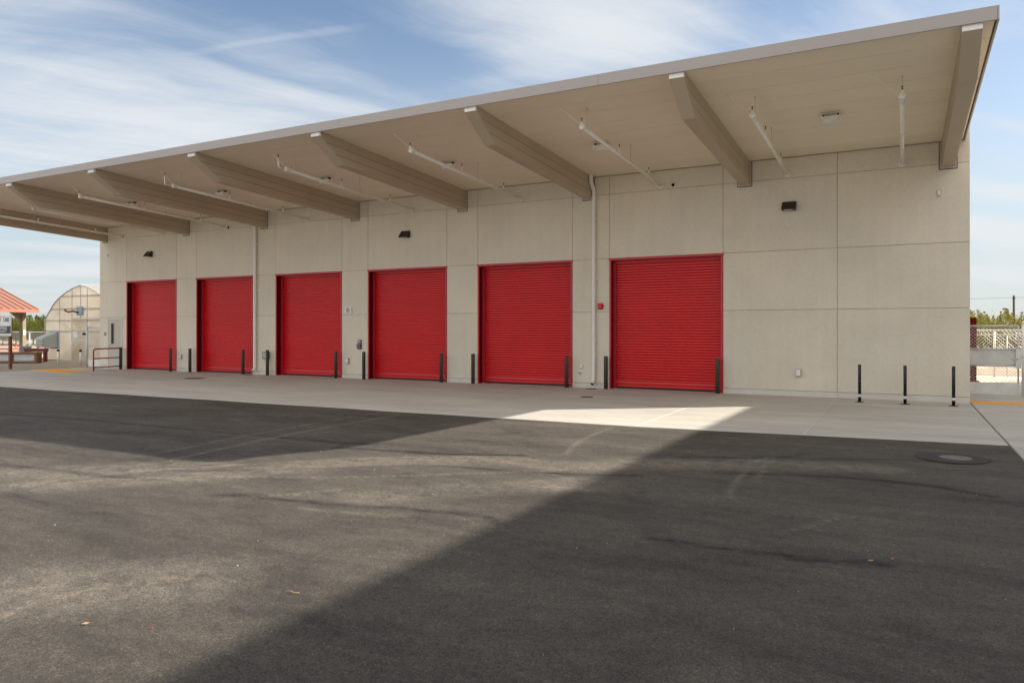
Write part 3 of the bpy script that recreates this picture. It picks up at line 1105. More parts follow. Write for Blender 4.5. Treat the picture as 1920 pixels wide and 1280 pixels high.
# ------------------------------------------------------------------ bollards
BOL = [(1.66, -0.17, 'short bronze bollard carrying the red handrail by the grey door'),
       (4.94, -0.30, 'bronze bollard at the right jamb of the leftmost roller door'),
       (5.96, -0.22, 'bronze bollard at the left jamb of the second roller door from the left'),
       (8.82, -0.20, 'bronze bollard just left of the left downspout'),
       (10.06, -0.20, 'bronze bollard just right of the left downspout, at the third door'),
       (13.26, -0.20, 'bronze bollard before the right edge of the third roller door'),
       (14.50, -0.24, 'bronze bollard below the slate lockbox at the fourth roller door'),
       (17.54, -0.20, 'bronze bollard before the right edge of the fourth roller door'),
       (18.70, -0.20, 'bronze bollard at the left jamb of the fifth roller door'),
       (21.84, -0.25, 'bronze bollard before the right edge of the fifth roller door'),
       (23.00, -0.18, 'bronze bollard between the right downspout and the rightmost roller door'),
       (26.07, -0.18, 'bronze bollard before the right edge of the rightmost roller door')]
b0 = thing('bollard', '', 'bollard', (0, 0, 0), 'bronze bollards beside the roller doors')
MB().disc_lathe([(0.057, 0), (0.057, 0.885), (0.0545, 0.895)], 0, 0, 0, 20).build('post', M['bollard'], b0)
MB().disc_lathe([(0.059, 0.896), (0.059, 0.903), (0.045, 0.912), (0.02, 0.916)], 0, 0, 0, 20).build('cap', M['bollard'], b0)
MB().disc_lathe([(0.068, 0), (0.066, 0.006)], 0, 0, 0, 20).build('base_joint', M['concrete_gap'], b0)
for i, (x, y, lab) in enumerate(BOL):
    if i == 0:
        b0.location = (x, y, 0)
        b0['label'] = lab
    else:
        dup(b0, lab, (x, y, 0))

# bike racks
r0 = thing('bike_rack_post', '', 'bike rack', (0, 0, 0), 'black bike rack posts by the blank wall')
MB().disc_lathe([(0.034, 0.01), (0.034, 0.855), (0.030, 0.862)], 0, 0, 0, 18).build('post', M['rack'], r0)
MB().disc_lathe([(0.100, 0.0), (0.100, 0.010), (0.05, 0.014)], 0, 0, 0, 24).build('base_plate', M['rack'], r0)
ring = [(0, -0.034 - 0.115 * math.sin(a), 0.60 + 0.125 * math.cos(a)) for a in np.linspace(0.15, math.pi - 0.15, 14)]
ring2 = [(0, -y, z) for x, y, z in ring]
MB().tube(ring, 0.012, 8).build('ring', M['rack'], r0)
MB().tube(ring2, 0.012, 8).build('ring', M['rack'], r0)
b = MB()
b.disc_lathe([(0.0352, 0.118), (0.0352, 0.178)], 0, 0, 0, 18)
b.build('sticker', M['sticker'], r0)
for i, (x, y, lab) in enumerate([(29.43, -0.88, 'black bike rack post farthest from the right mesh gate'),
                                 (30.35, -0.94, 'black bike rack post in the middle of the row of three'),
                                 (31.28, -0.89, 'black bike rack post nearest the building corner and mesh gate')]):
    if i == 0:
        r0.location = (x, y, 0)
        r0['label'] = lab
    else:
        dup(r0, lab, (x, y, 0))

# ------------------------------------------------------------------ wall fixtures
def wall_light(x, z, lab):
    t = thing('wall_light', lab, 'wall light', (x, 0, z), 'dark wedge wall lights on the facade')
    MB().prism([(-0.002, 0.115), (-0.05, 0.115), (-0.215, -0.085), (-0.215, -0.105), (-0.002, -0.105)], 'x', -0.165, 0.165).build('housing', M['bronze'], t, bevel=0.006)
    MB().box(-0.10, 0.075, -0.200, -0.06, -0.112, -0.1055).build('lens', M['lens'], t)
    return t


wall_light(27.80, 4.735, 'dark wedge wall light on the blank wall at right')
wall_light(16.05, 4.735, 'dark wedge wall light above the fourth roller door')
wall_light(3.31, 4.70, 'dark wedge wall light above the leftmost roller door')


def wall_box(name, lab, cat, x0, x1, z0, z1, dep, mat, lid=None, grp=None):
    t = thing(name, lab, cat, ((x0 + x1) / 2, 0, z0), grp)
    w, h = (x1 - x0) / 2, z1 - z0
    MB().box(-w, w, -dep, -0.002, 0, h).build('box', mat, t, bevel=0.006, seg=2)
    MB().box(-w * 0.78, w * 0.78, -dep - 0.012, -dep - 0.0015, h * 0.12, h * 0.93).build('cover', lid or mat, t, bevel=0.004)
    return t


G = 'grey outlet boxes low on the facade'
wall_box('outlet_box', 'small grey outlet box low on the pier between the third and fourth doors', 'outlet box', 13.56, 13.69, 0.49, 0.68, 0.07, M['grey_box'], M['galv_pale'], G)
wall_box('outlet_box', 'small grey outlet box low on the pier between the first two doors', 'outlet box', 5.12, 5.25, 0.49, 0.67, 0.07, M['grey_box'], M['galv_pale'], G)
wall_box('outlet_box', 'grey outlet box low on the blank wall at right', 'outlet box', 27.95, 28.08, 0.49, 0.68, 0.07, M['grey_box'], M['white_paint'], G)
wall_box('outlet_box', 'small steel outlet plate beside the right downspout', 'outlet box', 22.14, 22.24, 0.54, 0.67, 0.03, M['galv'], M['galv_pale'], G)
wall_box('meter_box', 'wide grey cabinet behind the bollard right of the left downspout', 'meter box', 9.68, 9.96, 0.58, 0.84, 0.10, M['slate_box'], M['grey_box'])
wall_box('sensor_box', 'tiny pale box high on the wall near the right corner', 'sensor', 31.0, 31.08, 4.72, 4.86, 0.03, M['grey_box'], M['galv_pale'])
wall_box('sensor_box', 'tiny white box high on the wall near the left corner', 'sensor', 0.50, 0.58, 4.72, 4.84, 0.03, M['white_paint'], M['white_paint'])

t = thing('lock_box', 'slate grey access box with red strip beside the fourth roller door', 'access box', (14.14, 0, 0.98))
MB().box(-0.085, 0.085, -0.012, -0.002, 0, 0.33).build('back_plate', M['slate_box'], t, bevel=0.003)
MB().prism([(-0.013, 0.02), (-0.06, 0.03), (-0.10, 0.08), (-0.10, 0.17), (-0.06, 0.19), (-0.013, 0.19)], 'x', -0.075, 0.06).build('hood', M['slate_box'], t, bevel=0.008, seg=2)
MB().box(-0.07, 0.055, -0.07, -0.0135, 0.205, 0.31).build('keypad', M['grey_box'], t, bevel=0.006)
MB().box(-0.055, 0.04, -0.078, -0.0715, 0.207, 0.228).build('red_strip', M['alarm'], t)

t = thing('wall_speaker', 'square white wall speaker between the third and fourth doors', 'speaker', (13.665, 0, 2.315))
MB().box(-0.145, 0.145, -0.06, -0.002, -0.11, 0.11).build('housing', M['white_paint'], t, bevel=0.008, seg=2)
MB().disc_lathe([(0.09, 0), (0.085, -0.010), (0.03, -0.014)], 0, -0.0615, 0, 24, axis='y').build('grille', M['speaker_grille'], t)
MB().disc_lathe([(0.026, 0), (0.018, -0.006)], 0, -0.0765, 0, 16, axis='y').build('centre_cap', M['white_paint'], t)

t = thing('fire_alarm', 'red fire alarm bell right of the right downspout', 'fire alarm', (22.78, 0, 2.31))
MB().box(-0.075, 0.075, -0.05, -0.002, -0.085, 0.085).build('back_box', M['alarm'], t, bevel=0.008, seg=2)
MB().box(-0.06, 0.06, -0.10, -0.051, -0.065, 0.07).build('horn', M['alarm'], t, bevel=0.015, seg=2)
b = MB()
for dx, dz in ((0.082, 0.0),):
    b.box(dx - 0.006, dx + 0.018, -0.03, -0.006, dz - 0.018, dz + 0.018)
b.build('lug', M['alarm'], t)

for x, z, lab in ((22.155, 0.43, 'bright round cap low on the wall left of the right downspout'), (9.90, 0.45, 'bright oval cap under the grey cabinet by the left downspout')):
    t = thing('cleanout_cap', lab, 'pipe cap', (x, 0, z), 'bright round caps low on the facade')
    MB().disc_lathe([(0.066, -0.002), (0.066, -0.012), (0.05, -0.03), (0.02, -0.04)], 0, 0, 0, 24, axis='y').build('cap', M['white_paint'], t)
    MB().disc_lathe([(0.010, -0.0405), (0.010, -0.046)], 0, 0, 0, 8, axis='y').build('screw', M['galv'], t)
for x, z, lab in ((24.85, 5.545, 'round black vent hole in the wall near the rightmost pipe rows'), (7.83, 5.50, 'small round black vent hole beside the second door bay pipe')):
    t = MB().disc_lathe([(0.042, -0.002), (0.042, -0.012), (0.036, -0.013)], 0, 0, 0, 20, axis='y').build('vent_hole', M['black'], label=lab, category='vent', group='black vents high on the facade')
    t.location = (x, 0, z)
t = thing('door_plaque', 'small dark square plaque left of the grey door', 'plaque', (0.38, 0, 1.455))
MB().box(-0.07, 0.07, -0.008, -0.002, -0.06, 0.06).build('plate', M['plaque'], t, bevel=0.003)
MB().box(-0.03, 0.03, -0.0105, -0.0082, -0.03, 0.03).build('symbol', M['sign_white'], t)

# ------------------------------------------------------------------ sprinkler pipes
def sprinkler(x, yo, lab, elbow=False):
    t = thing('sprinkler_pipe', lab, 'sprinkler pipe', (x, 0, 0), 'sprinkler pipes under the canopy')
    zp = lambda y: 5.535 + SS * y * 0.93
    MB().tube([(0, -0.07, zp(-0.07)), (0, yo, zp(yo))], 0.041, 12).build('pipe', M['pipe'], t)
    for y in (-0.12, yo + 0.06):
        c = MB()
        for dy in (-0.03, 0.03):
            c.disc_lathe([(0.043, dy - 0.022), (0.060, dy - 0.018), (0.060, dy + 0.018), (0.043, dy + 0.022)], 0, y, zp(y), 14, axis='y')
        c.box(-0.072, 0.072, y - 0.014, y + 0.014, zp(y) - 0.016, zp(y) + 0.016)
        c.build('coupling', M['coupling'], t, bevel=0.003)
    c = MB()
    c.tube([(0, -0.008, zp(0)), (0, -0.03, zp(0)), (0, -0.032, zp(0)), (0, -0.075, zp(0))], [0.078, 0.078, 0.056, 0.056], 16, smooth=False)
    c.build('wall_elbow', M['coupling'], t)
    heads = [(yo + 0.005, 0.10), (-3.40, 0.17), (-1.17, 0.17)]
    if elbow:
        e = MB()
        e.tube([(0, yo - 0.02, zp(yo)), (0, yo - 0.2, zp(yo)), (0, yo - 0.23, zp(yo) + 0.03), (0, yo - 0.23, zp(yo) + 0.24)], 0.022, 10)
        e.build('riser', M['coupling'], t)
        heads[0] = (yo - 0.23, 0.25)
    for i, (y, hgt) in enumerate(heads):
        if y < yo - 0.3:
            continue
        z = zp(y)
        if not (elbow and i == 0):
            MB().tube([(0, y, z), (0, y, z + hgt)], [0.026, 0.017], 10).build('riser', M['coupling'] if i == 0 else M['pipe'], t)
        hd = MB()
        hd.tube([(0, y, z + hgt), (0, y, z + hgt + 0.03)], 0.012, 8)
        hd.disc_lathe([(0.006, 0.03), (0.006, 0.055), (0.024, 0.058), (0.024, 0.062)], 0, y, z + hgt, 10)
        hd.build('sprinkler_head', M['brass'], t)
    for y in (yo + 0.30, -2.6):
        rd = MB()
        rd.tube([(0, y, zp(y) - 0.03), (0, y, sof(y) - 0.002)], 0.006, 6)
        rd.disc_lathe([(0.02, 0), (0.012, 0.012)], 0, y, sof(y) - 0.02, 8)
        lp = [(0.046 * math.sin(a), y, zp(y) + 0.046 * math.cos(a)) for a in np.linspace(0, 2 * math.pi, 13)]
        rd.tube(lp, 0.004, 5, cap=False)
        rd.build('hanger_rod', M['galv'], t)
    br = MB()
    br.tube([(0, yo + 0.12, zp(yo)), (-0.46, yo + 0.02, sof(yo) - 0.03), (-0.47, yo + 0.02, sof(yo) - 0.003)], 0.007, 6)
    br.box(-0.495, -0.445, yo, yo + 0.05, sof(yo) - 0.028, sof(yo) - 0.006)
    br.build('sway_brace', M['pipe'], t)


for x, yo, lab, el in ((1.55, -5.0, 'leftmost sprinkler pipe, beside the end beam', False),
                       (4.14, -5.05, 'sprinkler pipe just left of the second beam from the left', False),
                       (7.73, -5.65, 'sprinkler pipe over the second roller door', False),
                       (11.80, -5.45, 'sprinkler pipe over the third roller door', True),
                       (16.29, -5.55, 'sprinkler pipe over the fourth roller door', True),
                       (20.29, -5.66, 'sprinkler pipe over the fifth roller door', False),
                       (24.54, -5.66, 'sprinkler pipe over the rightmost roller door, ending by a black vent', False),
                       (27.76, -4.95, 'sprinkler pipe left of the disc light over the blank wall', False),
                       (30.29, -4.95, 'rightmost sprinkler pipe, right of the disc light', False)):
    sprinkler(x, yo, lab, el)

# ------------------------------------------------------------------ soffit lights
s0 = thing('canopy_light', '', 'ceiling light', (0, 0, 0), 'disc lights hung under the canopy')
b = MB()
b.box(-0.19, 0.19, -0.10, 0.10, -0.016, 0.0)
b.build('mounting_plate', M['pipe'], s0, bevel=0.003)
for dx in (-0.14, 0.14):
    MB().box(dx - 0.012, dx + 0.012, -0.05, 0.05, -0.075, -0.0165).build('bracket', M['bronze'], s0)
MB().box(-0.185, 0.185, -0.13, 0.13, -0.135, -0.0755).build('housing', M['pipe'], s0, bevel=0.008, seg=2)
MB().disc_lathe([(0.165, -0.195), (0.185, -0.188), (0.185, -0.15), (0.17, -0.1355)], 0, 0, 0, 28).build('rim', M['pipe'], s0)
MB().disc_lathe([(0.14, -0.204), (0.158, -0.1955)], 0, 0, 0, 28).build('lens', M['white_paint'], s0)
for i, (x, lab) in enumerate(((6.56, 'disc light under the canopy over the second roller door'), (11.06, 'disc light under the canopy over the third roller door'),
                              (15.39, 'disc light under the canopy over the fourth roller door'), (19.65, 'disc light under the canopy over the fifth roller door'),
                              (23.96, 'disc light under the canopy over the rightmost roller door'), (28.99, 'disc light between the two rightmost sprinkler pipes'))):
    loc = (x, -3.05, sof(-3.05) - 0.010)
    if i == 0:
        s0.location = loc
        s0['label'] = lab
    else:
        dup(s0, lab, loc)

# ------------------------------------------------------------------ covers in the paving
def cover(x, y, r, lab, mat, z=0.0):
    t = thing('utility_cover', lab, 'utility cover', (x, y, z), 'round covers set in the concrete apron')
    MB().disc_lathe([(r, -0.01), (r, 0.003), (r - 0.012, 0.006), (r - 0.03, 0.004)], 0, 0, 0, 28).build('lid', mat, t)
    b = MB()
    for a in (0.4, 0.4 + math.pi):
        b.box(0.6 * r * math.cos(a) - 0.02, 0.6 * r * math.cos(a) + 0.02, 0.6 * r * math.sin(a) - 0.008, 0.6 * r * math.sin(a) + 0.008, 0.0042, 0.008)
    b.build('lifting_slot', M['black'], t)


cover(9.12, -2.54, 0.34, 'dark round cover in the apron before the second roller door', M['cover'])
cover(23.43, -2.65, 0.165, 'dark round cover in the apron before the rightmost roller door', M['cover'])
cover(22.62, -0.34, 0.15, 'dark drain cover under the right downspout', M['cover'])
cover(9.28, -0.36, 0.15, 'dark drain cover under the left downspout', M['cover'])

t = thing('manhole', 'round manhole in dark asphalt collar near the right edge of the yard', 'manhole', (30.86, -8.36, 0.0))
vs, fs = [], []
N = 40
for k in range(N):
    a = 2 * math.pi * k / N
    ro = 0.43 * (1 + 0.03 * math.sin(3 * a) + 0.02 * math.sin(7 * a + 1))
    vs += [(0.19 * math.cos(a) + 0.04, 0.19 * math.sin(a), 0.008), (ro * 0.7 * math.cos(a) + 0.015, ro * 0.7 * math.sin(a), 0.013), (ro * math.cos(a), ro * math.sin(a), 0.001)]
for k in range(N):
    j = (k + 1) % N
    fs += [(3 * k, 3 * k + 1, 3 * j + 1, 3 * j), (3 * k + 1, 3 * k + 2, 3 * j + 2, 3 * j + 1)]
MB().add(vs, [f[::-1] if False else f for f in fs], True).build('asphalt_collar', M['collar'], t)
MB().disc_lathe([(0.188, -0.01), (0.188, 0.007), (0.165, 0.011)], 0.04, 0, 0, 30).build('lid', M['cover_pale'], t)
MB().disc_lathe([(0.03, 0.0112), (0.024, 0.014)], 0.10, 0.02, 0, 12).build('lid_key', M['cover'], t)

# ------------------------------------------------------------------ chain link
def chain(mb, p0, p1, z0, z1, pitch, r):
    p0, p1 = Vector(p0), Vector(p1)
    u = (p1 - p0)
    Lh = u.length
    u.normalize()
    nrm = Vector((-u.y, u.x, 0))
    Hh = z1 - z0
    for sgn in (1, -1):
        k = -Hh
        while k < Lh:
            s0_, s1_ = k, k + Hh
            a0, a1 = max(0, s0_), min(Lh, s1_)
            if a1 - a0 > 0.02:
                zz0, zz1 = a0 - s0_, a1 - s0_
                if sgn < 0:
                    zz0, zz1 = Hh - zz0, Hh - zz1
                A = p0 + u * a0 + Vector((0, 0, z0 + zz0)) + nrm * 0.004 * sgn
                B = p0 + u * a1 + Vector((0, 0, z0 + zz1)) + nrm * 0.004 * sgn
                mb.tube([A, B], r, 3, cap=False, smooth=False)
            k += pitch


# right gate
t = thing('chain_link_gate', 'galvanised mesh gate with solid plates at the right building corner', 'gate', (0, 0, 0))
gx0, gx1, gy = 31.80, 32.84, 2.48
MB().tube([(gx0, gy, 0.04), (gx0, gy, 1.75)], 0.022, 10).build('stile', M['galv'], t)
MB().tube([(gx1, gy, 0.04), (gx1, gy, 1.75)], 0.022, 10).build('stile', M['galv'], t)
for z in (1.75, 1.168, 0.755):
    MB().tube([(gx0, gy, z), (gx1, gy, z)], 0.022, 10).build('rail', M['galv'], t)
MB().box(gx0, gx1, gy + 0.012, gy + 0.018, 0.775, 1.15).build('middle_plate', M['galv_pale'], t)
MB().box(gx0 - 0.02, gx1 + 0.02, gy - 0.026, gy - 0.020, 0.035, 0.335).build('kick_plate', M['galv_pale'], t, bevel=0.002)
c = MB()
chain(c, (gx0, gy - 0.012, 0), (gx1, gy - 0.012, 0), 0.345, 1.73, 0.082, 0.0034)
c.build('mesh_infill', M['wire'], t, kind='stuff')
b = MB()
b.box(gx1 - 0.06, gx1 + 0.05, gy - 0.09, gy - 0.02, 0.70, 1.18)
b.build('lock_box', M['galv_pale'], t, bevel=0.006)
b = MB()
b.tube([(gx1 - 0.02, gy - 0.10, 0.93), (gx1 - 0.02, gy - 0.14, 0.93), (gx1 - 0.17, gy - 0.14, 0.93)], 0.012, 8)
b.build('handle', M['steel'], t)
b = MB()
for z in (1.52, 1.30, 0.66, 0.46):
    b.box(gx0 - 0.13, gx0 + 0.03, gy - 0.03, gy + 0.03, z - 0.02, z + 0.02)
b.build('hinge', M['galv'], t)
b = MB()
for k in range(8):
    b.tube([(gx0 + 0.10 + k * 0.12, gy - 0.045, 0.345), (gx0 + 0.10 + k * 0.12, gy - 0.01, 0.355)], 0.006, 6)
b.build('mesh_tie', M['galv'], t)
t = thing('gate_post', 'thick round galvanised post right of the mesh gate', 'post', (32.95, 2.30, 0))
MB().disc_lathe([(0.066, 0), (0.066, 1.82)], 0, 0, 0, 20).build('pipe', M['galv_pale'], t)
MB().disc_lathe([(0.070, 1.80), (0.070, 1.83), (0.052, 1.86), (0.02, 1.872)], 0, 0, 0, 20).build('cap', M['galv_pale'], t)
b = MB()
b.disc_lathe([(0.068, 0.95), (0.070, 0.96), (0.070, 0.99), (0.068, 1.0)], 0, 0, 0, 20)
b.disc_lathe([(0.068, 0.35), (0.070, 0.36), (0.070, 0.39), (0.068, 0.40)], 0, 0, 0, 20)
b.build('strap', M['galv'], t)
# fence return to the right of the gate
t = thing('chain_link_fence', 'mesh fence running on from the thick gate post', 'fence')
for x in (34.6, 36.6):
    MB().tube([(x, 2.3, 0), (x, 2.3, 1.78)], 0.03, 10).build('fence_post', M['galv'], t)
for z in (1.75, 0.08):
    MB().tube([(33.02, 2.3, z), (36.6, 2.3, z)], 0.02, 10).build('rail', M['galv'], t)
c = MB()
chain(c, (33.02, 2.31, 0), (36.6, 2.31, 0), 0.06, 1.74, 0.082, 0.0034)
c.build('mesh_infill', M['wire'], t, kind='stuff')

t = thing('steel_column', 'square maroon steel column behind the right mesh gate', 'column', (32.22, 8.2, 0))
MB().box(-0.17, 0.17, -0.15, 0.15, 0.0, 2.02).build('shaft', M['maroon'], t, bevel=0.006)
MB().box(-0.24, 0.24, -0.22, 0.22, -0.02, 0.02).build('base_plate', M['maroon'], t, bevel=0.004)
MB().box(-0.175, 0.175, -0.155, 0.155, 2.022, 2.035).build('cap', M['maroon'], t)

# fence behind the gate, white rails
t = thing('chain_link_fence', 'pale mesh fence before the orchard behind the right gate', 'fence')
fy = 10.9
for x in (29.5, 31.4, 33.13, 33.50, 35.4, 37.4):
    MB().tube([(x, fy, 0), (x, fy, 1.62 if abs(x - 33.5) > 0.01 else 1.44)], 0.034 if abs(x - 33.5) > 0.01 else 0.02, 10).build('fence_post', M['wire'], t)
for z in (1.63, 1.47):
    MB().tube([(29.5, fy, z), (37.4, fy, z)], 0.026 if z > 1.5 else 0.014, 10).build('rail', M['wire'], t)
c = MB()
chain(c, (29.5, fy - 0.01, 0), (37.4, fy - 0.01, 0), 0.28, 1.62, 0.115, 0.0035)
c.build('mesh_infill', M['wire'], t, kind='stuff')

# left gate
t = thing('chain_link_gate', 'tall galvanised mesh gate closing the gap left of the building', 'gate', (0, 0, 0))
ga, gb_ = (-1.08, 0.12), (-0.06, 0.50)
MB().tube([(*ga, 0.03), (*ga, 1.80)], 0.045, 10).build('stile', M['galv'], t)
MB().tube([(*gb_, 0.03), (*gb_, 1.76)], 0.022, 10).build('stile', M['galv'], t)
for z in (1.74, 0.92):
    MB().tube([(*ga, z), (*gb_, z)], 0.024, 10).build('rail', M['galv'], t)
c = MB()
chain(c, (ga[0], ga[1], 0), (gb_[0], gb_[1], 0), 0.34, 1.73, 0.09, 0.0036)
c.build('mesh_infill', M['wire'], t, kind='stuff')
b = MB()
u = Vector((gb_[0] - ga[0], gb_[1] - ga[1], 0))
nn_ = Vector((-u.y, u.x, 0)).normalized() * 0.004
A, B = Vector((*ga, 0)), Vector((*gb_, 0))
vs = []
for z in (0.03, 0.34):
    for q in (A - nn_, B - nn_, B + nn_, A + nn_):
        vs.append((q.x, q.y, z))
b.add(vs, [(3, 2, 1, 0), (4, 5, 6, 7), (0, 1, 5, 4), (1, 2, 6, 5), (2, 3, 7, 6), (3, 0, 4, 7)])
b.build('kick_plate', M['galv_pale'], t)
MB().box(-1.32, -1.10, 0.06, 0.15, 1.40, 1.50).build('lock_box', M['black'], t, bevel=0.004)

# red hand rail
t = thing('handrail', 'red three-bar pipe handrail before the grey door', 'handrail', (0, 0, 0))
ra, rb = (1.93, -1.50), (1.67, -0.24)
MB().tube([(*ra, 0), (*ra, 0.80), (ra[0] - 0.012, ra[1] + 0.05, 0.86), (ra[0] - 0.03, ra[1] + 0.11, 0.875), (*rb, 0.875)], 0.029, 10).build('top_rail', M['rail_red'], t)
MB().tube([(*ra, 0.49), (*rb, 0.49)], 0.025, 10).build('middle_rail', M['rail_red'], t)
MB().tube([(*ra, 0.135), (*rb, 0.135)], 0.025, 10).build('bottom_rail', M['rail_red'], t)

# ------------------------------------------------------------------ greenhouse
GXL, GXR, GY, GL = -10.98, -4.64, 4.0, 13.0
GC = (GXL + GXR) / 2
EZ, RZ = 2.20, 3.96


def arch(s):
    """s in [-1,1] across the width -> height of the gothic arch"""
    return float(np.interp(abs(s), [0, 0.21, 0.38, 0.57, 0.73, 0.93, 1.0], [3.96, 3.82, 3.64, 3.37, 3.07, 2.43, 2.20]))


t = thing('greenhouse', 'polycarbonate tunnel greenhouse with a gothic arch end wall', 'greenhouse')
ss = [-1 + 2 * i / 40 for i in range(41)]
XW = lambda s: GC + s * (GXR - GXL) / 2
outl = [(XW(s), arch(s)) for s in ss]
bars_x = [GXL + 0.02, -9.66, -8.56, -7.81, -7.24, -6.1, GXR - 0.02]
for a, c in zip(bars_x[:-1], bars_x[1:]):
    if abs(a + 8.56) < 0.01:
        pass
    pts = [(a + 0.004, 0.02)] + [(c - 0.004, 0.02)]
    top = [(x, z) for x, z in outl if a + 0.004 < x < c - 0.004]
    f = lambda x: arch((x - GC) / ((GXR - GXL) / 2))
    top = [(a + 0.004, f(a + 0.004))] + top + [(c - 0.004, f(c - 0.004))]
    MB().prism(pts + top[::-1], 'y', GY, GY + 0.012).build('end_panel', M['poly'], t)
# covering of the vault, two sheets and side walls
for s0_, s1_ in ((0, 20), (20, 40)):
    vs, fs = [], []
    for i in range(s0_, s1_ + 1):
        vs += [(outl[i][0], GY, outl[i][1]), (outl[i][0], GY + GL, outl[i][1])]
    for i in range(s1_ - s0_):
        fs.append((2 * i, 2 * i + 2, 2 * i + 3, 2 * i + 1))
    MB().add(vs, fs, True).build('vault_sheet', M['poly'], t)
for x in (GXL, GXR):
    MB().box(x - 0.005, x + 0.005, GY, GY + GL, 0.02, EZ).build('side_panel', M['poly'], t)
MB().prism([(GXL, 0.02), (GXR, 0.02)] + outl[::-1], 'y', GY + GL, GY + GL + 0.012).build('rear_panel', M['poly'], t)
for k in range(8):
    y = GY - 0.02 if k == 0 else GY + k * GL / 7
    pts = [(GXL, y, 0)] + [(x, y, z) for x, z in outl] + [(GXR, y, 0)]
    MB().tube(pts, 0.035 if k == 0 else 0.028, 8).build('arch_hoop', M['gh_bar'], t)
for x in bars_x[1:-1]:
    zt = arch((x - GC) / ((GXR - GXL) / 2))
    MB().box(x - 0.014, x + 0.014, GY - 0.03, GY - 0.004, 0.0, zt - 0.02).build('end_stud', M['gh_bar'], t)
for z, yy in ((2.13, 0.05), (2.74, 0.05), (3.42, 0.05), (1.55, 0.05)):
    hw = (GXR - GXL) / 2 - 0.03
    if z > EZ:
        lo = 0.0
        hi = 1.0
        for _ in range(30):
            m_ = (lo + hi) / 2
            if arch(m_) > z:
                lo = m_
            else:
                hi = m_
        hw *= lo
    MB().box(GC - hw, GC + hw, GY + 0.02, GY + 0.07, z - 0.03, z + 0.03).build('cross_bar', M['gh_bar'], t)
MB().tube([(GC, GY - 0.05, RZ + 0.01), (GC, GY + GL, RZ + 0.01)], 0.03, 8).build('ridge_bar', M['wire'], t)
f = MB()
f.box(-8.56, -8.50, GY - 0.06, GY - 0.03, 0.02, 2.2)
f.box(-7.36, -7.30, GY - 0.06, GY - 0.03, 0.02, 2.2)
f.box(-8.56, -5.0, GY - 0.06, GY - 0.031, 2.2, 2.27)
f.build('door_frame', M['galv'], t)
dd = MB().box(-8.49, -7.37, GY - 0.05, GY - 0.032, 0.03, 2.18).build('door', M['poly'], t)
MB().box(-8.49, -7.37, GY - 0.060, GY - 0.051, 1.03, 1.10).build('door_rail', M['galv'], dd)
MB().box(-8.44, -8.02, GY - 0.056, GY - 0.0505, 1.20, 1.52).build('notice', M['paper'], dd)
# vent hood with bent arm over the door
MB().box(-7.95, -7.50, GY - 0.16, GY - 0.034, 2.38, 2.84).build('fan_hood', M['tub'], t, bevel=0.02)
MB().tube([(-7.75, GY - 0.16, 2.52), (-7.95, GY - 0.35, 2.60), (-8.20, GY - 0.42, 2.55), (-8.45, GY - 0.44, 2.62), (-8.48, GY - 0.44, 2.70)], 0.04, 8).build('fan_arm', M['bronze'], t)

# swamp cooler on the end wall
t = thing('evaporative_cooler', 'grey louvred cooler box jutting from the greenhouse end wall', 'cooler')
cx0, cx1 = -10.45, -9.80
yw, yf = GY - 0.035, 3.22
b = MB()
vs = [(cx0, yw, 0.66), (cx1, yw, 0.66), (cx1, yw, 1.50), (cx0, yw, 1.50), (cx0, yf, 0.70), (cx1, yf, 0.70), (cx1, yf, 1.22), (cx0, yf, 1.22)]
b.add(vs, [(4, 5, 6, 7), (5, 1, 2, 6), (7, 6, 2, 3), (0, 4, 7, 3), (0, 1, 5, 4), (1, 0, 3, 2)])
b.build('housing', M['cooler'], t, bevel=0.01)
MB().box(cx0 - 0.06, cx1 + 0.06, yw + 0.001, yw + 0.03, 0.60, 1.56).build('flange', M['tub'], t)
MB().box(cx0 + 0.03, cx1 - 0.03, yf - 0.006, yf - 0.001, 0.72, 1.19).build('dark_core', M['black'], t)
for k in range(6):
    z = 0.74 + k * 0.078
    MB().prism([(yf - 0.008, z + 0.045), (yf - 0.055, z), (yf - 0.055, z + 0.010), (yf - 0.008, z + 0.055)], 'x', cx0, cx1).build('louvre', M['louvre'], t)

# stakes
p0 = thing('standpipe', 'white standpipe with dark cap before the cooler', 'standpipe', (-5.88, 1.69, 0), 'white standpipes before the greenhouse')
MB().disc_lathe([(0.045, 0), (0.045, 0.58)], 0, 0, 0, 12).build('pipe', M['white_paint'], p0)
MB().disc_lathe([(0.055, 0.581), (0.055, 0.66), (0.03, 0.69)], 0, 0, 0, 12).build('cap', M['bronze'], p0)
dup(p0, 'white standpipe with dark cap before the greenhouse door', (-4.38, 1.87, 0))

# ------------------------------------------------------------------ pavilion
t = thing('picnic_pavilion', 'open pavilion with salmon metal roof on tan posts', 'pavilion')
PXE, PYE = -13.30, 4.95
ridge_x = PXE - 4.6
ez, rz = 2.72, 2.72 + 4.6 * 0.33
y0p = PYE - 9
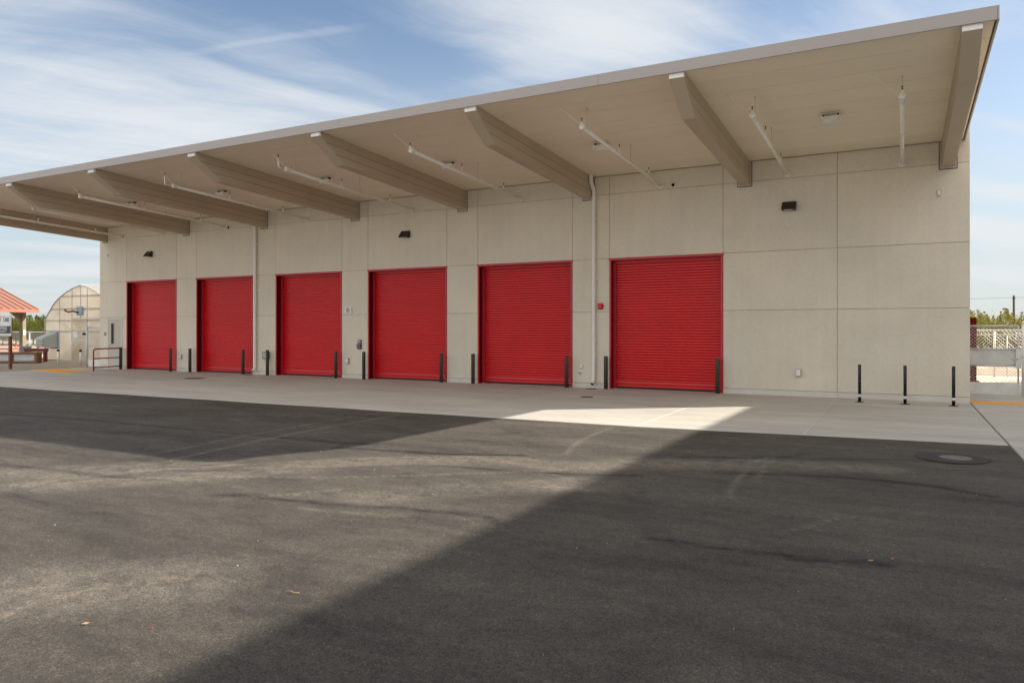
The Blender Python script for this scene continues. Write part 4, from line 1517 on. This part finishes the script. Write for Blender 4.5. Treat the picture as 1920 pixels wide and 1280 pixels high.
# main slope facing +X
nseam = 24
for side in (0, 1):
    for k in range(nseam):
        ya = y0p + 9.0 * k / nseam
        yb = y0p + 9.0 * (k + 1) / nseam
        xa = PXE if side == 0 else 2 * ridge_x - PXE
        b = MB()
        b.prism([(xa, ez), (ridge_x, rz), (ridge_x, rz + 0.03), (xa, ez + 0.03)], 'y', ya + 0.012, yb - 0.012)
        b.prism([(xa, ez + 0.03), (ridge_x, rz + 0.03), (ridge_x, rz + 0.075), (xa, ez + 0.075)], 'y', yb - 0.016, yb + 0.010)
        b.build('roof_panel', M['salmon_roof'], t)
for xa in (PXE, 2 * ridge_x - PXE):
    sg = 1 if xa == PXE else -1
    MB().box(min(xa, xa + sg * 0.03), max(xa, xa + sg * 0.03), y0p, PYE + 0.02, ez - 0.13, ez + 0.045).build('eave_trim', M['salmon_trim'], t, bevel=0.004)
for yy in (y0p - 0.04, PYE + 0.012):
    b = MB()
    b.prism([(PXE, ez - 0.12), (ridge_x, rz - 0.12), (2 * ridge_x - PXE, ez - 0.12), (2 * ridge_x - PXE, ez + 0.07), (ridge_x, rz + 0.09), (PXE, ez + 0.07)], 'y', yy, yy + 0.03)
    b.build('rake_trim', M['salmon_trim'], t)
for px_ in (-14.17, 2 * ridge_x + 14.17):
    for py_ in (4.55, y0p + 1.0):
        MB().box(px_ - 0.17, px_ + 0.17, py_ - 0.10, py_ + 0.10, -0.03, ez + 0.21).build('post', M['post_paint'], t, bevel=0.008)
        b = MB()
        b.prism([(py_ - 0.10, 2.08), (py_ - 0.10, 2.3), (py_ - 0.75, ez + 0.12), (py_ - 0.95, ez + 0.12)], 'x', px_ - 0.08, px_ + 0.08)
        b.build('knee_brace', M['post_paint'], t)
        s_ = -1 if px_ > ridge_x else 1
        b = MB()
        b.prism([(px_ + s_ * 0.17, 2.08), (px_ + s_ * 0.17, 2.3), (px_ + s_ * 0.85, ez + 0.3), (px_ + s_ * 1.05, ez + 0.3)], 'y', py_ - 0.07, py_ + 0.07)
        b.build('knee_brace', M['post_paint'], t)
    MB().box(px_ - 0.10, px_ + 0.10, y0p + 0.2, PYE - 0.1, ez - 0.04, ez + 0.20).build('eave_beam', M['post_paint'], t)
for py_ in (4.55, y0p + 1.0):
    MB().box(2 * ridge_x + 14.17, -14.17, py_ - 0.07, py_ + 0.07, ez - 0.02, ez + 0.19).build('tie_beam', M['post_paint'], t)
t = MB().box(-13.99, -13.975, 4.47, 4.60, 1.32, 1.60).build('notice_card', M['paper'], label='pale paper notice fixed to the tan pavilion post', category='notice')

# coral steel picnic tables and rails
def picnic(x, y, rz_, lab):
    t = thing('picnic_table', lab, 'picnic table', (x, y, 0), 'coral steel picnic tables by the pavilion')
    t.rotation_euler = (0, 0, rz_)
    MB().box(-0.9, 0.9, -0.35, 0.35, 0.72, 0.76).build('tabletop', M['coral'], t)
    for s in (-1, 1):
        MB().box(-0.9, 0.9, s * 0.75 - 0.13, s * 0.75 + 0.13, 0.42, 0.46).build('bench', M['coral'], t)
        MB().tube([(s * 0.65, -0.75, 0), (s * 0.65, 0.32, 0.72)], 0.03, 8).build('leg', M['coral'], t)
        MB().tube([(s * 0.65, 0.75, 0), (s * 0.65, -0.32, 0.72)], 0.03, 8).build('leg', M['coral'], t)
        MB().tube([(s * 0.65, -0.78, 0.41), (s * 0.65, 0.78, 0.41)], 0.025, 8).build('cross_tube', M['coral'], t)
    return t


t = thing('climbing_frame', 'coral tube frame with diagonal braces left of the pavilion post', 'frame')
fxa, fxb, fyy = -14.75, -13.1, 7.2
b = MB()
MB().tube([(-16.9, 7.4, 0), (-16.9, 7.4, 1.45)], 0.055, 8).build('upright', M['coral'], t)
MB().tube([(-17.1, 7.4, 0.92), (-15.55, 7.4, 1.42)], 0.055, 8).build('brace', M['coral'], t)
MB().tube([(-16.95, 7.4, 0.95), (-15.45, 7.4, 0.10)], 0.055, 8).build('brace', M['coral'], t)
MB().tube([(-16.95, 7.4, 0.95), (-17.8, 7.4, 0.45)], 0.055, 8).build('brace', M['coral'], t)
MB().tube([(-14.7, 7.4, 1.28), (-14.18, 7.4, 1.42), (-14.18, 7.4, 0.42), (-14.7, 7.4, 0.40)], 0.055, 8).build('hoop', M['coral'], t)
MB().tube([(-14.18, 7.4, 0.42), (-14.18, 7.4, 0.0)], 0.05, 8).build('upright', M['coral'], t)
picnic(-18.3, 5.8, 0.5, 'coral picnic table under the pavilion roof')
t = thing('stool', 'small coral stool left of the pavilion post', 'stool', (-15.5, 6.2, 0))
MB().disc_lathe([(0.05, 0), (0.05, 0.44)], 0, 0, 0, 10).build('pedestal', M['coral'], t)
MB().box(-0.24, 0.24, -0.2, 0.2, 0.44, 0.50).build('seat', M['coral'], t)

# tub
t = thing('plastic_tub', 'blue grey round tub right of the pavilion post', 'tub', (-12.85, 4.0, 0))
MB().disc_lathe([(0.24, 0), (0.27, 0.66), (0.29, 0.67), (0.29, 0.71), (0.26, 0.715)], 0, 0, 0, 20).build('body', M['tub'], t)
MB().disc_lathe([(0.272, 0.40), (0.278, 0.41), (0.278, 0.45), (0.272, 0.46)], 0, 0, 0, 20).build('band', M['tub'], t)

# planters
def planter(name, lab, x0, x1, y0, y1, h, bays, mat, panel_mat):
    t = thing(name, lab, 'planter')
    for k in range(bays + 1):
        x = x0 + (x1 - x0) * k / bays
        for y in (y0, y1):
            MB().box(x - 0.065, x + 0.065, y - 0.05, y + 0.05, -0.03, h - 0.1).build('post', mat, t, bevel=0.006)
    for y in (y0, y1):
        MB().box(x0 - 0.08, x1 + 0.08, y - 0.075, y + 0.075, h - 0.098, h).build('cap_rail', mat, t, bevel=0.006)
        MB().box(x0 + 0.066, x1 - 0.066, y - 0.035, y + 0.035, 0.0, 0.09).build('bottom_rail', mat, t, bevel=0.006)
        for k in range(bays):
            xa = x0 + (x1 - x0) * k / bays + 0.07
            xb = x0 + (x1 - x0) * (k + 1) / bays - 0.07
            b = MB()
            vs, fs = [], []
            nseg = 24
            for i in range(nseg + 1):
                z = 0.092 + (h - 0.192) * i / nseg
                yy = y + 0.02 * math.sin(i / nseg * 2 * math.pi * 4)
                vs += [(xa, yy, z), (xb, yy, z)]
            for i in range(nseg):
                fs.append((2 * i, 2 * i + 1, 2 * i + 3, 2 * i + 2))
            b.add(vs, fs, True).build('corrugated_panel', panel_mat, t)
    for x in (x0, x1):
        MB().box(x - 0.03, x + 0.03, y0 + 0.051, y1 - 0.051, 0.0, h - 0.1).build('end_board', mat, t)
    MB().box(x0 + 0.05, x1 - 0.05, y0 + 0.05, y1 - 0.05, 0.0, h - 0.14).build('soil', M['wood_dark'], t)
    return t


t = planter('raised_planter', 'long timber planter with corrugated steel sides before the pavilion', -4.8, -0.06, 0.0, 0.30, 0.53, 4, M['wood'], M['corrugated'])
t.location = (-7.34, 1.54, 0)
t.rotation_euler = (0, 0, math.radians(27.9))
t = thing('timber_bench', 'dark red timber bench behind the planter beside the greenhouse', 'bench')
t.location = (-9.27, 2.56, 0)
t.rotation_euler = (0, 0, math.radians(27.9))
MB().box(-0.55, 0.55, -0.15, 0.15, 0.50, 0.66).build('seat', M['wood_dark'], t, bevel=0.008)
for x in (-0.42, 0.47):
    MB().box(x - 0.05, x + 0.05, -0.11, 0.11, -0.03, 0.498).build('leg', M['wood_dark'], t)
MB().box(-0.37, 0.42, -0.03, 0.03, 0.10, 0.16).build('stretcher', M['wood_dark'], t)

# ------------------------------------------------------------------ sign
t = thing('site_sign', 'white and navy site sign on rust brown posts at left edge', 'sign', (-3.68, -2.0, 0))
MB().box(-0.78, 0.77, -0.02, 0.02, 1.37, 2.25).build('board', M['sign_white'], t, bevel=0.003)
for x in (-0.57, 0.57):
    MB().box(x - 0.06, x + 0.06, 0.022, 0.12, -0.03, 1.95).build('post', M['sign_post'], t, bevel=0.006)
MB().box(-0.775, 0.765, -0.0235, -0.0205, 1.475, 1.79).build('navy_band', M['sign_navy'], t)


def text(s, x, z, size, mat, align='RIGHT', y=-0.025, name='lettering', sx=1.0, off=0.0):
    c = bpy.data.curves.new(name, 'FONT')
    c.body = s
    c.size = size
    c.align_x = align
    c.extrude = 0.0008
    c.offset = off
    c.materials.append(mat)
    o = bpy.data.objects.new(name, c)
    o.rotation_euler = (math.radians(90), 0, 0)
    o.scale = (sx, 1, 1)
    o.location = (x, y, z)
    m_ = bpy.data.meshes.new_from_object(o)
    r_o = bpy.data.objects.new(name, m_)
    r_o.matrix_basis = o.matrix_basis.copy()
    r_o.rotation_euler, r_o.scale, r_o.location = o.rotation_euler, o.scale, o.location
    bpy.data.objects.remove(o)
    COL.objects.link(r_o)
    r_o.parent = t
    return r_o


text('USE', 0.655, 1.985, 0.215, M['sign_navy'], sx=1.18, off=0.006)
text('H', -0.30, 1.985, 0.215, M['sign_navy'], sx=1.18, off=0.006)
ringm = MB()
ringm.tube([(0.0 - 0.09 + 0.085 * math.cos(a), -0.026, 2.065 + 0.085 * math.sin(a)) for a in np.linspace(0, 2 * math.pi, 21)], 0.012, 6, cap=False)
ringm.build('logo_ring', M['sign_red'], t)
MB().prism([(-0.15, 2.03), (-0.09, 2.10), (-0.03, 2.03), (-0.03, 2.05), (-0.09, 2.125), (-0.15, 2.05)], 'y', -0.026, -0.0225).build('logo_chevron', M['sign_navy'], t)
text('MANTECA', 0.50, 1.655, 0.155, M['sign_white'], y=-0.026, sx=1.12, off=0.003)
for k, (x0_, x1_) in enumerate(((-0.42, 0.50), (-0.36, 0.44), (-0.30, 0.36))):
    b = MB()
    x = x0_
    r_ = random.Random(k)
    while x < x1_ - 0.02:
        w_ = r_.uniform(0.03, 0.09)
        b.box(x, min(x + w_, x1_), -0.0262, -0.0238, 1.60 - k * 0.04, 1.615 - k * 0.04)
        x += w_ + 0.016
    b.build('small_print', M['sign_white'], t)
b = MB()
for x in np.arange(-0.05, 0.36, 0.07):
    b.box(x, x + 0.05, -0.0235, -0.0205, 2.165, 2.185)
b.build('small_print', M['sign_red'], t)
b = MB()
for x in np.arange(-0.25, 0.05, 0.06):
    b.box(x, x + 0.045, -0.0235, -0.0205, 1.855, 1.872)
b.build('small_print', M['sign_blue'], t)
b = MB()
for x in np.arange(-0.6, 0.62, 0.06):
    b.box(x, x + 0.045, -0.0235, -0.0205, 1.415, 1.427)
b.build('small_print', M['slate_box'], t)

# ------------------------------------------------------------------ far fence left
t = thing('chain_link_fence', 'long mesh fence before the hedge of orchard trees at left', 'fence')
fa, fb = Vector((-34, 5.5, 0)), Vector((-8, 17.0, 0))
nposts = 11
for k in range(nposts):
    q = fa.lerp(fb, k / (nposts - 1))
    MB().tube([(q.x, q.y, -0.05), (q.x, q.y, 1.47)], 0.045, 8).build('fence_post', M['galv'], t)
MB().tube([(fa.x, fa.y, 1.46), (fb.x, fb.y, 1.46)], 0.026, 8).build('rail', M['galv'], t)
c = MB()
chain(c, fa, fb, 0.05, 1.45, 0.16, 0.006)
c.build('mesh_infill', M['galv'], t, kind='stuff')

# ------------------------------------------------------------------ trees
def crown(seed, rx, rz, n_cl, n_lf, leaf, mat, shoots=0):
    r = np.random.RandomState(seed)
    vs, fs = [], []
    cl = []
    for k in range(n_cl):
        d = r.normal(0, 1, 3)
        d /= np.linalg.norm(d)
        rad = r.uniform(0.45, 1.0) ** 0.6
        cl.append((d * [rx, rx, rz] * rad, r.uniform(0.16, 0.34) * rx))
    for k in range(shoots):
        a = r.uniform(0, 6.28)
        rr_ = r.uniform(0.1, 0.8) * rx
        h0 = rz * r.uniform(0.5, 0.9)
        for j in range(5):
            cl.append((np.array([rr_ * math.cos(a) * (1 + 0.08 * j), rr_ * math.sin(a) * (1 + 0.08 * j), h0 + j * 0.16 * rz]), 0.10 * rx * (1.15 - j * 0.18)))
    for c, s in cl:
        nl = n_lf if s > 0.13 * rx else n_lf // 3
        P_ = c + r.normal(0, 0.5, (nl, 3)) * s
        for q in P_:
            a = r.normal(0, 1, 3)
            a /= np.linalg.norm(a)
            b_ = np.cross(a, r.normal(0, 1, 3))
            b_ /= np.linalg.norm(b_)
            l_ = leaf * r.uniform(0.6, 1.3)
            o = len(vs)
            vs += [tuple(q - a * l_), tuple(q + b_ * l_ * 0.42), tuple(q + a * l_), tuple(q - b_ * l_ * 0.42)]
            fs.append((o, o + 1, o + 2, o + 3))
    m = MB()
    m.add(vs, fs)
    return m


def limbs(seed, h, rx, rz, r0_):
    r = random.Random(seed)
    m = MB()
    m.tube([(0, 0, -0.1), (0.03, 0.02, h * 0.5), (0, 0.05, h)], [r0_ * 1.3, r0_, r0_ * 0.8], 7)
    for k in range(7):
        a = k * 0.9 + r.uniform(-0.3, 0.3)
        e = (rx * 0.75 * math.cos(a), rx * 0.75 * math.sin(a), h + rz * r.uniform(0.7, 1.7))
        m.tube([(0, 0.05, h * 0.8), (e[0] * 0.45, e[1] * 0.45, h + rz * 0.4), e], [r0_ * 0.6, r0_ * 0.4, r0_ * 0.12], 5)
    return m


def make_tree(seed, h, rx, rz, mat, ncl, nlf, leaf, shoots, name='orchard_tree', cat='tree'):
    t = thing(name, '', cat, (0, 0, 0))
    limbs(seed, h, rx, rz, 0.07).build('trunk', M['bark'], t)
    c = crown(seed, rx, rz, ncl, nlf, leaf, mat, shoots).build('crown', mat, t)
    c.location = (0, 0, h + rz * 0.85)
    return t


protoL = [make_tree(50 + k, 0.75, 1.55, 1.22, M['leaf_green'], 46, 60, 0.085, 5) for k in range(3)]
protoR = [make_tree(80 + k, 0.7, 1.45, 1.15, M['leaf_yellow'], 44, 60, 0.065, 11) for k in range(3)]
spots = []
# left orchard rows, seen between pavilion, fence and greenhouse
k = 0
for row in range(3):
    for i in range(20):
        s = i / 19
        x = -64 + 31 * s + row * -0.8
        y = 17 + 17 * s + row * 3.0
        spots.append(('L', x + rnd.uniform(-0.3, 0.3), y + rnd.uniform(-0.3, 0.3), rnd.uniform(0.80, 0.95) * (1 + 0.03 * row)))
for row in range(3):
    for i in range(9):
        x = 31.0 + i * 1.75 + row * 0.8
        y = 35 + row * 3.4
        spots.append(('R', x + rnd.uniform(-0.3, 0.3), y + rnd.uniform(-0.4, 0.4), rnd.uniform(0.70, 0.86) * (1 + 0.05 * row)))
used = set()
for kind, x, y, s in spots:
    protos = protoL if kind == 'L' else protoR
    j = rnd.randrange(3)
    lab = 'green bushy orchard tree in the rows beyond the left mesh fence' if kind == 'L' else 'yellow green orchard tree with upright shoots beyond the right mesh gate'
    grp = 'orchard trees left of the greenhouse' if kind == 'L' else 'orchard trees behind the right gate'
    if (kind, j) not in used:
        used.add((kind, j))
        o = protos[j]
        o.location = (x, y, -0.06)
        o['label'] = lab
    else:
        o = dup(protos[j], lab, (x, y, -0.06))
    o['group'] = grp
    o.scale = (s, s, s)
    o.rotation_euler = (0, 0, rnd.uniform(0, 6.28))
for kind, protos in (('L', protoL), ('R', protoR)):
    for j in range(3):
        if (kind, j) not in used:
            for ch in list(protos[j].children):
                bpy.data.objects.remove(ch)
            bpy.data.objects.remove(protos[j])

# far conifers poking over the hedge at left
def conifer(seed):
    t = thing('conifer', '', 'tree')
    r = np.random.RandomState(seed)
    vs, fs = [], []
    for k in range(900):
        h = r.uniform(0.06, 1) ** 1.0
        rad = (1 - h) * 0.26 * (0.5 + 0.5 * r.rand()) + 0.01
        a = r.uniform(0, 6.28)
        q = np.array([rad * math.cos(a), rad * math.sin(a), h - rad * 0.3])
        d = np.array([math.cos(a), math.sin(a), -0.4 + r.normal(0, 0.3)])
        b_ = np.cross(d, [0, 0, 1])
        b_ /= np.linalg.norm(b_) + 1e-6
        l_ = 0.05
        o = len(vs)
        vs += [tuple(q - d * l_), tuple(q + b_ * 0.018), tuple(q + d * l_), tuple(q - b_ * 0.018)]
        fs.append((o, o + 1, o + 2, o + 3))
    MB().add(vs, fs).build('crown', M['leaf_dark'], t)
    MB().tube([(0, 0, -0.02), (0, 0, 0.9)], [0.02, 0.005], 6).build('trunk', M['bark'], t)
    return t


c0 = conifer(5)
for i, (x, y, h, lab) in enumerate(((-100.5, 53.5, 4.0, 'tallest dark conifer rising over the left orchard hedge'),
                                    (-104.0, 52.0, 3.55, 'dark conifer just left of the tallest conifer over the hedge'),
                                    (-108.5, 50.0, 3.4, 'dark conifer seen left of the pavilion post over the hedge'),
                                    (-96.0, 55.5, 3.45, 'low dark conifer between the tallest conifer and the greenhouse'))):
    if i == 0:
        o = c0
        o['label'] = lab
        o.location = (x, y, 0)
    else:
        o = dup(c0, lab, (x, y, 0), i * 1.3)
    o['group'] = 'conifers beyond the orchard'
    o.scale = (h, h, h)

# utility pole and wires at right
t = thing('utility_pole', 'thin dark utility pole above the trees at right edge', 'pole', (42.46, 88.8, 0))
MB().tube([(0, 0, -0.1), (0, 0, 5.75)], [0.16, 0.12], 10).build('shaft', M['pole'], t)
MB().box(-0.1, 0.1, -0.7, 0.7, 5.35, 5.47).build('cross_arm', M['pole'], t)
for yy in (-0.6, 0.6):
    w = [(-60 + i * 6, yy - 0.0, 5.5 - 0.35 * math.sin(math.pi * ((i % 10) / 10.0))) for i in range(21)]
    MB().tube(w, 0.010, 4, cap=False).build('wire', M['pole'], t)

# ------------------------------------------------------------------ litter on the asphalt
def leaf_bit(x, y, s, rz_, mat, lab):
    r = random.Random(int(x * 1000))
    vs = [(-1.0, 0, 0.05), (-0.3, 0.42, 0.30), (0.4, 0.36, 0.22), (1.0, 0.0, 0.42), (0.35, -0.40, 0.10), (-0.35, -0.34, 0.18), (0, 0, 0.02)]
    vs = [(a * s, b_ * s, c * s) for a, b_, c in vs]
    m = MB()
    m.add(vs, [(0, 6, 1), (1, 6, 2), (2, 6, 3), (3, 6, 4), (4, 6, 5), (5, 6, 0)], True)
    o = m.build('fallen_leaf', mat, label=lab, category='leaf', group='dry leaves on the asphalt')
    o.location = (x, y, 0.004)
    o.rotation_euler = (0, 0, rz_)
    return o


leaf_bit(30.08, -13.59, 0.020, 0.3, M['leaf_tan'], 'left of the two dry leaves lying close together at right')
leaf_bit(30.22, -13.47, 0.020, 1.2, M['leaf_orange'], 'right, redder one of two dry leaves lying close together')
leaf_bit(26.18, -16.94, 0.026, 0.5, M['leaf_tan'], 'tan curled leaf alone on the sunlit asphalt at lower left')
t = MB().disc_lathe([(0.006, 0), (0.014, 0.005), (0.013, 0.012), (0.005, 0.016)], 0, 0, 0, 9).build('pebble', M['alarm'], label='small red pebble on the sunlit asphalt by the curled leaf', category='pebble')
t.location = (26.56, -16.8, 0.003)
t.scale = (0.6, 0.4, 0.4)
t = MB().tube([(-0.05, 0, 0.004), (-0.015, 0.012, 0.008), (0.02, 0.004, 0.006), (0.055, 0.018, 0.005)], 0.0028, 5).build('straw', M['leaf_tan'], label='pale straw lying on the asphalt near the shadow edge', category='straw')
t.location = (26.85, -16.03, 0.003)

r = np.random.RandomState(12)
m = MB()
for k in range(620):
    for _ in range(30):
        x = r.uniform(16, 31.5)
        y = r.uniform(-18.6, -7.8)
        if y < edge_y(x) - 0.1:
            break
    s = r.choice([0.002, 0.0035, 0.005, 0.008], p=[0.45, 0.35, 0.15, 0.05]) * (1.0 if math.hypot(x - 30.3, y + 19.5) > 5 else 0.55)
    vs = []
    for a in range(5):
        an = a * 1.2566 + r.uniform(-0.3, 0.3)
        vs.append((x + s * math.cos(an) * r.uniform(0.7, 1.3), y + s * math.sin(an) * r.uniform(0.7, 1.3), 0.0))
    vs.append((x + r.uniform(-0.3, 0.3) * s, y, s * r.uniform(0.6, 1.0)))
    m.add(vs, [(i, (i + 1) % 5, 5) for i in range(5)])
m.build('gravel_chips', M['chips'], kind='stuff')
